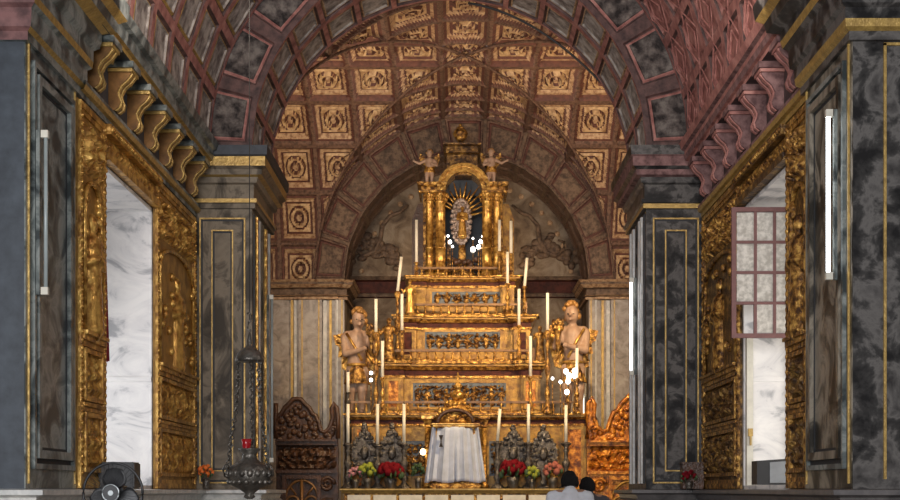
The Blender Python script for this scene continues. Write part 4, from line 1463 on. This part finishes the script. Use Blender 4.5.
def plaque(X, Yt, Yb, y, wpx, label, seed):
    """silver repousse altar plaque: pointed cartouche on a waisted stem"""
    p = at(X, Yb, y)
    hz = at(0, Yt, y).z - p.z
    hw = wpx / 2 * y / F
    root = thing('silver_plaque', label, 'altar ornament', p, 'silver plaques on the altar table')
    out = [(0.0, 1.0), (0.07, 0.96), (0.10, 0.91), (0.26, 0.885), (0.36, 0.85), (0.62, 0.80), (0.84, 0.72), (0.97, 0.63), (1.0, 0.55), (0.95, 0.46), (0.80, 0.385), (0.55, 0.325), (0.30, 0.285)]
    poly = [(a * hw, b * hz) for a, b in out] + [(-a * hw, b * hz) for a, b in out[:0:-1]]
    m = MB()
    m.prism(poly, lambda u, v, d: (p.x + u, y + d, p.z + v), 0.0, 0.05)
    rnd = random.Random(seed)
    for k in range(46):
        i = rnd.random() * (len(out) - 1)
        a = out[int(i)]
        f = math.sqrt(rnd.random()) * 0.92 * rnd.choice((-1, 1))
        m.ell((p.x + a[0] * hw * f, y - 0.005, p.z + a[1] * hz), (0.035 + 0.03 * rnd.random(), 0.04, 0.035 + 0.03 * rnd.random()), seg=8, rings=6)
    m.ell((p.x, y - 0.01, p.z + 0.56 * hz), (hw * 0.34, 0.07, hz * 0.11), seg=12, rings=8)
    for i in range(len(poly)):
        m.ell((p.x + poly[i][0], y + 0.02, p.z + poly[i][1]), 0.03, seg=7, rings=5)
    m.build('cartouche', 'silver', root)
    MB().lathe([(0.17, 0), (0.17, 0.03), (0.12, 0.06), (0.06, 0.10), (0.075, 0.15), (0.05, 0.2), (0.09, 0.29 * hz), (0.10, 0.31 * hz)], p, 14, sy=0.6).build('stem', 'silver', root)


plaque(364.5, 425, 489, ytab + 0.2, 26, 'silver plaque nearest the dark carved screen, above yellow flowers', 1)
plaque(392, 425, 489, ytab + 0.2, 26, 'silver plaque left of tabernacle, above red flowers', 2)
plaque(513, 426, 489, ytab + 0.2, 28, 'silver plaque right of tabernacle, above red flowers', 3)
plaque(543.5, 427, 489, ytab + 0.2, 28, 'silver plaque above yellow and salmon flowers', 4)


def bouquet(X, Yb, Yt, y, wpx, m, label, seed, vase='bronze', n=16):
    p = at(X, Yb, y)
    h = at(0, Yt, y).z - p.z
    r = wpx / 2 * y / F
    root = thing('bouquet', label, 'flowers', p)
    vh = h * 0.42
    MB().lathe([(r * 0.35, 0), (r * 0.38, 0.02), (r * 0.5, vh * 0.6), (r * 0.55, vh)], p, 14).build('vase', vase, root)
    rnd = random.Random(seed)
    m1, m2 = MB(), MB()
    c = p + Vector((0, 0, vh + (h - vh) * 0.42))
    for k in range(n):
        z = 1 - 1.35 * (k + 0.5) / n
        a = 2.399 * k
        q = math.sqrt(max(0, 1 - z * z))
        pt = c + Vector((q * math.cos(a) * r * 0.82, q * math.sin(a) * r * 0.7, z * (h - vh) * 0.45))
        rr = r * 0.30 * (0.8 + 0.4 * rnd.random())
        ph = rnd.random() * 6
        m1.ell(pt, rr, seg=14, rings=8, fn=lambda d: 1 + 0.16 * math.sin(5 * math.atan2(d.y, d.x) + ph) + 0.10 * math.sin(9 * d.z + ph))
        e = pt + Vector((rnd.uniform(-1, 1) * r * 0.3, rnd.uniform(-1, 0.2) * r * 0.3, -rr * 0.9))
        m2.ell(e, (rr * 0.7, rr * 0.25, rr * 0.9), seg=7, rings=5, rot=Matrix.Rotation(a, 3, 'Z'))
    m1.build('blossoms', m, root)
    m2.build('leaves', 'leaf', root)


yf = 26.28
bouquet(355.5, 489, 466, yf, 14, 'fl_pink', 'small pink flowers at the left end of altar table', 1, n=10)
bouquet(367.5, 489, 463, yf, 17, 'fl_yellow', 'yellow-green flowers under the leftmost silver plaque', 2, n=12)
bouquet(390.5, 489, 463, yf, 25, 'fl_red', 'big red bouquet left of the veiled tabernacle', 3, n=20)
bouquet(513, 489, 460, yf, 24, 'fl_red', 'big red bouquet right of the veiled tabernacle', 4, n=20)
bouquet(532, 489, 466, yf, 15, 'fl_yellow', 'yellow-green flowers between red and salmon bouquets', 5, n=11)
bouquet(553, 489, 462, yf, 19, 'fl_salmon', 'salmon flowers on altar table beside the man in white', 6, n=13)
bouquet(418, 489, 462, yf, 13, 'leaf', 'dark green plant in a pot beside the glowing bulb', 7, n=10)

# altar table
tx0, tx1 = at(341, 0, 26.2).x, at(584, 0, 26.2).x
tz = at(0, 488.5, 26.15).z
tab = thing('altar_table', 'long altar table with gilded edge under the stepped altarpiece', 'altar', ((tx0 + tx1) / 2, 26.5, 0))
m = MB().sweep([(tx0, 26.95), (tx0, 26.15), (tx1, 26.15), (tx1, 26.95)], [(-0.1, tz), (0.0, tz), (0.02, tz - 0.01), (0.02, tz - 0.03), (0.0, tz - 0.05), (-0.02, tz - 0.08), (-0.04, tz - 0.10)])
m.box(tx0, tx1, 26.17, 26.95, tz - 0.06, tz - 0.002)
m.build('tabletop', 'gold_line', tab)
m = MB().box(tx0 + 0.05, tx1 - 0.05, 26.22, 26.95, 0.02, tz - 0.06)
m.build('body', 'gold_old', tab)
for i in range(9):
    x = tx0 + 0.1 + (tx1 - tx0 - 0.2) * i / 9
    MB().box(x + 0.03, x + (tx1 - tx0 - 0.2) / 9 - 0.03, 26.20, 26.23, 0.2, tz - 0.13).build('front_panel', 'cream', tab)

# veiled tabernacle with a domed top
p = at(455.5, 488.5, 26.5)
root = thing('tabernacle', 'tabernacle under white pleated veil with small gold dome', 'tabernacle', p)
zv0, zv1 = at(0, 482, 26.4).z, at(0, 427, 26.4).z
cxv = p.x
def vp(i, j):
    t = i / 200
    k = j / 16
    a = PI * (1.04 - 1.08 * t)
    wv = (0.46 + 0.14 * k)
    ph = t * 2 * PI * 9 + 1.1 * math.sin(t * 9)
    amp = (0.35 + 0.65 * k) * (0.7 + 0.3 * math.sin(t * 23))
    y0 = 26.60 - 0.33 * math.sin(max(0.0, min(PI, a))) * (0.85 + 0.25 * k)
    slit = 0.14 * k * math.exp(-((t - 0.5) / 0.014) ** 2)
    return (cxv + wv * math.cos(a) + 0.030 * amp * math.sin(2 * ph), y0 - 0.075 * amp * math.sin(ph) + slit, zv1 - (zv1 - zv0) * k - 0.02 * math.sin(t * 19) * k)
v = MB().grid(200, 16, vp, smooth=True).build('veil', 'veil', root)
so = v.modifiers.new('thick', 'SOLIDIFY')
so.thickness = 0.012
q = at(441, 441, 26.27)
MB().prism([(-0.045, 0.12), (0.045, 0.12), (0.012, 0.02), (0.012, -0.03), (0.04, -0.12), (-0.04, -0.12), (-0.012, -0.03), (-0.012, 0.02)], lambda u, w_, d: (q.x + u, q.y - 0.02 + d, q.z + w_), 0, 0.05).build('emblem', 'dark_cloth', v)
m = MB()
m.box(cxv - 0.40, cxv + 0.40, 26.42, 26.9, p.z, zv1)
m.bbox(cxv - 0.50, cxv + 0.50, 26.2, 26.9, p.z, p.z + 0.10, 0.02)
m.build('cabinet', 'gold', root)
m = MB()
m.sweep([(cxv - 0.42, 26.9), (cxv - 0.42, 26.35), (cxv + 0.42, 26.35), (cxv + 0.42, 26.9)], [(0, zv1 - 0.02), (0.03, zv1 + 0.01), (0.03, zv1 + 0.03), (0.06, zv1 + 0.05), (0.06, zv1 + 0.07), (-0.4, zv1 + 0.07)])
m.build('cornice', 'gold_smooth', root)
dz = zv1 + 0.07
dt = at(0, 399, 26.4).z
m = MB()
rd = 0.36
# curved pediment: arched gilded dome front with scrolls
m.lathe([(rd * math.cos(a), (dt - dz) * math.sin(a)) for a in [PI / 2 * i / 10 for i in range(11)]], (cxv, 26.62, dz), 24, sy=0.75)
for i in range(30):
    a, e = PI * (1 + random.random()), random.random() * 1.2
    m.ell((cxv + rd * math.cos(a) * math.cos(e), 26.62 + rd * 0.75 * math.sin(a) * math.cos(e), dz + (dt - dz) * math.sin(e)), 0.05, seg=7, rings=5)
m.build('dome', 'gold', root)
m = MB()
m.tube([(cxv + 0.36 * math.cos(PI * i / 18), 26.33, zv1 + 0.08 + 0.26 * math.sin(PI * i / 18)) for i in range(19)], 0.04, seg=8)
m.build('pediment_arch', 'carved_wood', root)
ft = at(0, 372, 26.5).z
MB().lathe([(0.10, 0), (0.12, 0.05), (0.16, 0.10), (0.14, 0.16), (0.05, 0.20), (0.07, 0.24), (0.09, 0.30), (0.05, 0.36), (0.018, 0.40), (0.015, ft - dt + 0.02)], (cxv + 0.05, 26.62, dt - 0.02), 14).build('finial', 'gold_smooth', root)
# gilt bracket columns at the sides of the tabernacle
for X, mm in ((427.5, 'gold_smooth'), (484, 'gold_old')):
    p = at(X, 487.5, 26.8)
    t = at(0, 416, 26.8).z - p.z
    sh = MB().lathe([(0.10, 0), (0.10, 0.05), (0.06, 0.09), (0.055, t - 0.25)], p, 12).build('side_column', 'gold', root)
    MB().lathe([(0.06, t - 0.25), (0.10, t - 0.22), (0.08, t - 0.18), (0.12, t - 0.10), (0.17, t - 0.06), (0.17, t)], p, 4, a0=PI / 4, a1=PI / 4 + 2 * PI, smooth=False).build('capital', mm, sh)


# ------------------------------------------------------------------ carved screens either side
def carved_screen(Xi, Xo, s, y, m1, m2, label, Ycr, Ypk, Xpk):
    """carved door screen: scrolled crest over an entablature and a panelled arched door"""
    x0, x1 = sorted((at(Xi, 0, y).x, at(Xo, 0, y).x))
    zc, zp = at(0, Ycr, y).z, at(0, Ypk, y).z
    root = thing('carved_screen', label, 'screen', ((x0 + x1) / 2, y, 0), 'carved screens flanking the altar')
    fn = lambda u, v, d: (u, y - d, v)
    b = MB().box(x0, x1, y, y + 0.12, 0, zc)
    b.build('backboard', m1, root)
    xp = at(Xpk, 0, y).x
    hw = max(x1 - xp, xp - x0)
    # crest outline
    prof = [(1.0, 0.10), (1.0, 0.55), (0.97, 0.80), (0.90, 0.90), (0.85, 0.78), (0.87, 0.55), (0.80, 0.34), (0.68, 0.24), (0.58, 0.28), (0.53, 0.46), (0.46, 0.62), (0.38, 0.66), (0.30, 0.80), (0.20, 0.88), (0.10, 0.99), (0.0, 1.0)]
    hc = zp - zc
    poly = [(xp - a * hw, zc + bq * hc) for a, bq in prof] + [(xp + a * hw, zc + bq * hc) for a, bq in prof[-2::-1]]
    poly = [(max(x0, min(x1, u)), v) for u, v in poly]
    poly = [(poly[0][0], zc)] + poly + [(poly[-1][0], zc)]
    c = MB()
    c.prism(poly, fn, -0.10, 0.02)
    cr = c.build('crest', m1, root)
    e = MB()
    pts = [fn(u, v, 0.03) for u, v in poly[1:-1]]
    e.tube(pts, 0.05, seg=7)
    for sx in (-1, 1):
        xe = max(x0, min(x1, xp + sx * 0.86 * hw))
        e.tube([fn(xe + sx * 0.10 * (1 - i / 16) * math.cos(i * 0.7), zc + 0.28 * hc + 0.10 * (1 - i / 16) * math.sin(i * 0.7), 0.04) for i in range(16)], 0.03, seg=6)
    e.build('scroll_edge', m2, cr)
    g = MB()
    rnd = random.Random(3)
    for k in range(90):
        u, v = rnd.uniform(-1, 1), rnd.random()
        lim = next((prof[i][1] for i in range(len(prof) - 1, -1, -1) if prof[i][0] >= abs(u)), 0.2)
        if v > lim - 0.1:
            v *= max(0.05, lim - 0.15)
        xx = xp + u * hw
        if x0 + 0.05 < xx < x1 - 0.05:
            g.ell(fn(xx, zc + v * hc, 0.02), (0.05 + 0.03 * rnd.random(), 0.05, 0.05 + 0.03 * rnd.random()), seg=7, rings=5)
    g.build('foliage', m1, cr)
    m = MB()
    for (za, zb_, p) in ((zc - 0.04, zc + 0.03, 0.12), (zc + 0.03, zc + 0.07, 0.17), (zc - 0.62, zc - 0.56, 0.08)):
        m.box(x0, x1, y - p, y, za, zb_)
    m.build('cornice', m2, root)
    m = MB()
    carve(m, lambda u, v, d: fn(u, v, 0.002 + d), x0 + 0.03, x1 - 0.03, zc - 0.55, zc - 0.05, 0.10, 0.035, 4.0)
    m.build('frieze', m1, root)
    # door with arched panels
    dw = 0.62 * (x1 - x0) if s < 0 else 0.66 * (x1 - x0)
    xd0 = x0 + 0.14 if s < 0 else x1 - 0.02 - dw
    zd = zc - 0.66
    d = MB()
    d.frame(fn, xd0, xd0 + dw, 0.05, zd, 0.08, 0.0, 0.09)
    do = d.build('door', m2, root)
    t = MB()
    xm = xd0 + dw / 2
    for hs in (-1, 1):
        xa = xm + hs * dw * 0.24
        rr = dw * 0.19
        t.tube([fn(xa - rr, 0.2, 0.05), fn(xa - rr, zd - 0.12 - rr - 0.35, 0.05)] + [fn(xa + rr * math.cos(PI - PI * i / 12), zd - 0.12 - rr - 0.35 + rr * 1.2 * math.sin(PI * i / 12), 0.05) for i in range(13)] + [fn(xa + rr, 0.2, 0.05)], 0.028, seg=6)
    t.tube([fn(xm, 0.1, 0.05), fn(xm, zd - 0.05, 0.05)], 0.035, seg=6)
    t.tube([fn(xm - dw * 0.44 * math.cos(PI * i / 16), zd - 0.55 + 0.44 * math.sin(PI * i / 16), 0.05) for i in range(17)], 0.03, seg=6)
    for k in (0.25, 0.5, 0.75):
        a = PI * k
        t.tube([fn(xm - dw * 0.20 * math.cos(a), zd - 0.55 + 0.2 * math.sin(a), 0.05), fn(xm - dw * 0.43 * math.cos(a), zd - 0.55 + 0.43 * math.sin(a), 0.05)], 0.022, seg=6)
    t.build('tracery', 'gold_rail' if s < 0 else 'gold_paint', do)
    # volute bracket at the altar side
    xv = x1 - 0.22 if s < 0 else x0 + 0.24
    w_ = MB()
    for (zz, rr) in ((zc - 0.85, 0.16), (zc - 1.35, 0.22)):
        w_.tube([fn(xv + rr * (1 - i / 26) * math.cos(i * 0.55), zz + rr * (1 - i / 26) * math.sin(i * 0.55), 0.06) for i in range(24)], 0.04, seg=6)
    w_.build('volute', m2, root)


carved_screen(276, 338, -1, 26.8, 'carved_wood', 'carved_wood', 'dark wood carved door screen left of the altar', 443, 399, 297)
carved_screen(587, 652, 1, 26.78, 'orange_gilt', 'orange_gilt', 'gilded carved door screen right of the altar, coloured lamplit orange', 444, 393, 636)

# ================================================================== HANGING LAMP
yl = 14.0
p = at(249.5, 497, yl)
lampo = thing('sanctuary_lamp', 'dark silver sanctuary lamp hanging from a long wire', 'lamp', (p.x, yl, p.z))
xl = p.x
zl = lambda Y: at(0, Y, yl).z
top = BZ + math.sqrt(BR ** 2 - xl ** 2)
MB().tube([(xl, yl, zl(322)), (xl, yl, top + 0.03)], 0.005, seg=6).build('wire', 'wick', lampo)
hk = MB()
hk.tube([at(247, 314, yl), at(249, 312.5, yl), at(251.5, 315, yl), at(251, 319, yl), at(248.5, 323, yl), at(247.5, 328, yl), at(249, 331.5, yl), at(251, 330, yl)], 0.011, seg=7)
hk.build('hook', 'bronze', lampo)
k = yl / F
MB().lathe([(14.5 * k, zl(361.5)), (14.8 * k, zl(360)), (13.4 * k, zl(357)), (12 * k, zl(353.5)), (9 * k, zl(350)), (5 * k, zl(347.5)), (2.4 * k, zl(345)), (2.8 * k, zl(341)), (1.6 * k, zl(337)), (0.7 * k, zl(330))], (xl, yl, 0), 20).build('cap', 'bronze', lampo)
for ang, out in ((205, 22), (-25, 21), (90, 21)):
    a = R(ang)
    ch = MB()
    e0 = Vector((xl + 12 * k * math.cos(a), yl + 12 * k * math.sin(a), zl(360)))
    e1 = Vector((xl + out * k * math.cos(a), yl + out * k * math.sin(a), zl(468)))
    n = 26
    for i in range(n):
        t0_, t1_ = i / n, (i + 1.25) / n
        bow = lambda t: Vector((math.cos(a), math.sin(a), 0)) * (-5 * k * math.sin(PI * t)) * (1 - t)
        pa_, pb_ = e0.lerp(e1, t0_) + bow(t0_), e0.lerp(e1, t1_) + bow(t1_)
        mid, d = (pa_ + pb_) / 2, (pb_ - pa_)
        sd = Vector((1, 0, 0)) if i % 2 == 0 else Vector((0, 1, 0))
        ch.tube([mid + d * 0.5 * math.cos(2 * PI * j / 8) + sd * 0.020 * math.sin(2 * PI * j / 8) for j in range(8)], 0.009, seg=5, closed=True)
    ch.build('chain', 'bronze', lampo)
bowl = MB().lathe([(3 * k, zl(499)), (6 * k, zl(497)), (4 * k, zl(494)), (10 * k, zl(489)), (17 * k, zl(486)), (21.5 * k, zl(480)), (22.5 * k, zl(473)), (20 * k, zl(466.5)), (12 * k, zl(462.5)), (8 * k, zl(459)), (6.5 * k, zl(454)), (11 * k, zl(450)), (11 * k, zl(448.5))], (xl, yl, 0), 28)
for i in range(18):
    a = 2 * PI * i / 18
    bowl.ell((xl + 21.5 * k * math.cos(a), yl + 21.5 * k * math.sin(a), zl(473.5)), (0.035, 0.035, 0.045), seg=7, rings=5)
    bowl.ell((xl + 20 * k * math.cos(a + 0.17), yl + 20 * k * math.sin(a + 0.17), zl(482)), (0.032, 0.032, 0.03), seg=7, rings=5)
bowl.build('bowl', 'bronze', lampo)
for ang in (205, -25, 90):
    a = R(ang)
    h = MB().tube([(xl + r * k * math.cos(a), yl + r * k * math.sin(a), zl(z)) for r, z in ((20, 478), (25, 476), (27, 470), (24, 465), (21.5, 468))], 0.016, seg=7)
    h.build('handle', 'bronze', lampo)
rg = MB().lathe([(3.6 * k, zl(449)), (4.6 * k, zl(444)), (5.2 * k, zl(439)), (4.6 * k, zl(439)), (3.4 * k, zl(447))], (xl - 3 * k, yl, 0), 16, cap=False)
rg.build('red_glass', 'red_glass', lampo)
lampo.children[-1]['label'] = 'small red glass cup'

# black cable hanging along the vault
pts = []
for i in range(25):
    t = i / 24
    X, Y = 468 + 148 * t, 3 + 22 * t + 74 * t * t
    pts.append(at(X, Y, 21.9 - 0.12))
tag(MB().tube(pts, 0.02, seg=6).build('cable', 'black'), 'black cable strung below the coffered vault beside the arch', 'cable')

# ================================================================== NEAR THE LEFT AND RIGHT LEDGES
# pedestal fan
yfan = 11.4
k = yfan / F
c = at(114.5, 493, yfan)
fan = thing('pedestal_fan', 'black pedestal fan with round wire guard before the left ledge', 'fan', (c.x, yfan, 0))
gd = MB()
gd.tube([(c.x + 29.5 * k * math.cos(2 * PI * i / 48), yfan - 0.05, c.z + 30 * k * math.sin(2 * PI * i / 48)) for i in range(48)], 0.012, seg=6, closed=True)
for i in range(40):
    a = 2 * PI * i / 40
    gd.tube([(c.x + 7 * k * math.cos(a), yfan - 0.11, c.z + 7 * k * math.sin(a)), (c.x + 20 * k * math.cos(a), yfan - 0.10, c.z + 20 * k * math.sin(a)), (c.x + 29.5 * k * math.cos(a), yfan - 0.05, c.z + 29.5 * k * math.sin(a))], 0.0016, seg=4)
gd.build('guard', 'black', fan)
for b in range(3):
    bl = MB()
    a0 = R(90 + 120 * b)
    def bp(i, j):
        t, u = i / 8, j / 10
        r = (5 + 20 * u) * k
        a = a0 + (t - 0.5) * (0.7 + 1.15 * math.sin(PI * min(1, u * 0.9 + 0.15)))
        return (c.x + r * math.cos(a), yfan + 0.04 * (t - 0.5), c.z + r * math.sin(a))
    bl.grid(8, 10, bp, smooth=True)
    o = bl.build('blade', 'black', fan)
    o.modifiers.new('thick', 'SOLIDIFY').thickness = 0.004
def xcyl(mb, r, y0, y1, mi=0, seg=20):
    q = [(c.x + r * math.cos(2 * PI * i / seg), c.z + r * math.sin(2 * PI * i / seg)) for i in range(seg)]
    return mb.prism(q, lambda u, v, d: (u, d, v), y0, y1, mi)
hb = xcyl(MB(), 8.5 * k, yfan - 0.125, yfan - 0.105)
hb.build('hub', 'black', fan)
hr = MB().tube([(c.x + 8.3 * k * math.cos(2 * PI * i / 28), yfan - 0.127, c.z + 8.3 * k * math.sin(2 * PI * i / 28)) for i in range(28)], 0.007, seg=6, closed=True)
xcyl(hr, 2.6 * k, yfan - 0.135, yfan - 0.124)
hr.build('hub_ring', 'chrome', fan)
mo = xcyl(MB(), 9 * k, yfan + 0.03, yfan + 0.22)
mo.build('motor', 'black', fan)
MB().lathe([(0.20, 0), (0.20, 0.02), (0.05, 0.05), (0.018, 0.08), (0.018, c.z - 0.05)], (c.x, yfan + 0.12, 0), 18).build('pole', 'black', fan)

# dark loudspeaker on the left sill
ysp = 14.35
p, q = at(98, 492, ysp), at(134, 462, ysp)
ZS = 1.614
sx0, sx1 = -WX + 0.02 - 0.0, -WX + 0.42
sp = thing('loudspeaker', 'dark box loudspeaker on the left ledge behind the fan', 'loudspeaker', at(122, 488, ysp))
def spk(root, xa, xb, y0, y1, z0, z1, front, tilt=0.0):
    m = MB().bbox(xa, xb, y0, y1, z0, z1, 0.015)
    m.build('cabinet', 'black', root)
    g = MB().bbox(xa + 0.03, xb - 0.03, y0 - 0.012, y0 + 0.005, z0 + 0.03, z1 - 0.03, 0.005)
    g.build('grille', front, root)
spk(sp, p.x, q.x, ysp, ysp + 0.3, ZS, q.z, 'black')
# small grey monitor on the right sill
ymo = 16.3
p, q = at(757, 488, ymo), at(792, 460, ymo)
mo_ = thing('monitor', 'small grey faced box on the sill of the right window', 'monitor', ((p.x + q.x) / 2, ymo, WZ0 + 0.05))
m = MB()
m.prism([(p.x, WZ0 + 0.055), (q.x, WZ0 + 0.055), (q.x, q.z + 0.02), (p.x, q.z - 0.01)], lambda u, v, d: (u, ymo + d, v), 0.0, 0.3)
m.build('cabinet', 'black', mo_)
m = MB().prism([(p.x + 0.16, WZ0 + 0.08), (q.x - 0.02, WZ0 + 0.08), (q.x - 0.02, q.z - 0.01), (p.x + 0.16, q.z - 0.03)], lambda u, v, d: (u, ymo - 0.012 + d, v), 0.0, 0.014)
m.build('screen', 'screen', mo_)

# orange flowers on the left ledge, dim red flowers on the right
bouquet(206, 489.2, 464, 19.2, 15, 'fl_orange', 'orange flowers in a dark pot at the foot of left arch pier', 11, n=12)
bouquet(689, 489.2, 470, 19.2, 15, 'fl_red', 'dim red flowers at the foot of right arch pier', 12, n=10)
root = thing('box', 'dark wooden box on the ledge below the right arch pier', 'box', at(697, 489.4, 19.05))
p, q = at(683, 489.4, 19.35), at(704, 464, 19.35)
MB().bbox(p.x, q.x, 19.36, 19.6, 1.615, q.z, 0.01).build('body', 'carved_wood', root)
MB().bbox(p.x - 0.015, q.x + 0.015, 19.35, 19.61, q.z, q.z + 0.03, 0.008).build('lid', 'carved_wood', root)


# ================================================================== PEOPLE
def person(X, Yt, y, label, shirt, face=(0.0, 1.0), bald=False, build=1.0):
    """standing adult seen from behind, facing the altar"""
    top = at(X, Yt, y)
    H = top.z + 0.08
    fz = Vector((face[0], face[1], 0)).normalized()
    sd = Vector((fz.y, -fz.x, 0))
    b = Vector((top.x, y, 0))
    root = thing('person', label, 'person', b)

    def q(s, f, z):
        k = max(0.0, min(1.0, (z - 0.84) / 0.05))       # head bowed forward
        return b + sd * (s * H) + fz * ((f + 0.028 * k) * H) + Vector((0, 0, (z - 0.0425 * k) * H))
    ells = [(q(0, 0.012, 0.935), (0.046 * H, 0.054 * H, 0.064 * H), Matrix.Rotation(math.atan2(fz.x, -fz.y), 3, 'Z').inverted()),
            (q(0, 0.068, 0.925), (0.009 * H, 0.012 * H, 0.012 * H)), (q(0, 0.055, 0.895), (0.02 * H, 0.014 * H, 0.006 * H)), (q(0, 0.03, 0.89), (0.03 * H, 0.032 * H, 0.022 * H))]
    for s in (-1, 1):
        ells += [(q(s * 0.047, 0.005, 0.928), (0.006 * H, 0.010 * H, 0.018 * H))]
    caps = [(q(0, -0.004, 0.83), q(0, 0.006, 0.89), 0.034 * H, 0.031 * H), (q(-0.075, -0.005, 0.815), q(0.075, -0.005, 0.815), 0.034 * H, 0.034 * H),
            (q(0, 0, 0.76), q(0, 0, 0.60), 0.080 * H, 0.068 * H), (q(0, 0, 0.60), q(0, 0, 0.52), 0.070 * H, 0.078 * H),
            (q(-0.05, 0, 0.74), q(0.05, 0, 0.74), 0.062 * H, 0.062 * H)]
    for s in (-1, 1):
        caps += [(q(s * 0.045, 0, 0.51), q(s * 0.05, 0.006, 0.28), 0.052 * H, 0.034 * H), (q(s * 0.05, 0.006, 0.28), q(s * 0.052, -0.008, 0.04), 0.034 * H, 0.021 * H),
                 (q(s * 0.052, -0.015, 0.02), q(s * 0.06, 0.075, 0.014), 0.019 * H, 0.013 * H),
                 (q(s * 0.108, 0, 0.805), q(s * 0.125, -0.01, 0.63), 0.031 * H, 0.024 * H), (q(s * 0.125, -0.01, 0.63), q(s * 0.12, 0.03, 0.48), 0.024 * H, 0.016 * H),
                 (q(s * 0.12, 0.031, 0.475), q(s * 0.116, 0.04, 0.435), 0.019 * H, 0.020 * H)]
        for kf, (df, ln) in enumerate(((-0.014, 0.040), (-0.005, 0.046), (0.005, 0.043), (0.014, 0.034))):
            p0 = q(s * 0.116, 0.042 + df, 0.425)
            p1 = q(s * 0.110, 0.046 + df, 0.425 - ln * 0.55)
            p2 = q(s * 0.098, 0.050 + df, 0.425 - ln)
            caps += [(p0, p1, 0.0052 * H, 0.0048 * H), (p1, p2, 0.0048 * H, 0.0040 * H)]
        t0_, t1_ = q(s * 0.112, 0.055, 0.455), q(s * 0.102, 0.078, 0.425)
        caps += [(t0_, t1_, 0.0062 * H, 0.0048 * H)]
    blob('body', 'skin', caps, ells, 0.010, root)
    # hair
    hc = []
    for k in range(120):
        a, e = 2 * PI * random.random(), math.acos(1 - 1.45 * random.random())
        d = Vector((math.sin(e) * math.cos(a), math.sin(e) * math.sin(a), math.cos(e)))
        dd = sd * d.x * 0.046 * H + fz * (d.y * 0.054 * H) + Vector((0, 0, d.z * 0.062 * H))
        if d.y > 0.35 and d.z < 0.55:
            continue
        hc.append((q(0, 0.012, 0.938) + dd, 0.014 * H))
    hc.append((q(0, -0.004, 0.945), (0.047 * H, 0.053 * H, 0.056 * H)))
    blob('hair', 'hair', [], hc, 0.012, root, smooth=3)
    # shirt with sleeves and collar
    sc = [(q(0, 0, 0.76), q(0, 0, 0.60), 0.088 * H * build, 0.078 * H), (q(0, 0, 0.60), q(0, 0, 0.50), 0.078 * H, 0.086 * H), (q(-0.085, -0.004, 0.805), q(0.085, -0.004, 0.805), 0.041 * H, 0.041 * H),
          (q(-0.05, 0, 0.745), q(0.05, 0, 0.745), 0.074 * H, 0.074 * H), (q(0, -0.006, 0.83), q(0, -0.002, 0.848), 0.048 * H, 0.038 * H)]
    for s in (-1, 1):
        sc += [(q(s * 0.112, 0, 0.80), q(s * 0.128, -0.008, 0.68), 0.040 * H, 0.038 * H)]
        for kf in range(3):
            sc += [(q(s * (0.03 + 0.03 * kf), -0.065 + 0.012 * kf, 0.76), q(s * (0.02 + 0.03 * kf), -0.075, 0.54), 0.012 * H, 0.016 * H)]
    blob('shirt', shirt, sc, [], 0.014, root, smooth=3)
    tc = [(q(0, 0, 0.55), q(0, 0, 0.50), 0.080 * H, 0.083 * H)]
    for s in (-1, 1):
        tc += [(q(s * 0.045, 0, 0.50), q(s * 0.05, 0.004, 0.28), 0.060 * H, 0.044 * H), (q(s * 0.05, 0.004, 0.28), q(s * 0.052, -0.006, 0.05), 0.044 * H, 0.036 * H)]
    blob('trousers', 'dark_cloth', tc, [], 0.014, root)
    for s in (-1, 1):
        blob('shoe', 'black', [(q(s * 0.052, -0.018, 0.024), q(s * 0.06, 0.08, 0.018), 0.023 * H, 0.017 * H)], [], 0.010, root)
    return root


person(570, 472, 15.6, 'man with black hair in a white shirt, seen from behind', 'shirt', (0.05, 1.0))
person(589, 478.5, 16.4, 'dark-haired person in dark clothes beside man in white shirt', 'dark_cloth', (-0.25, 1.0))
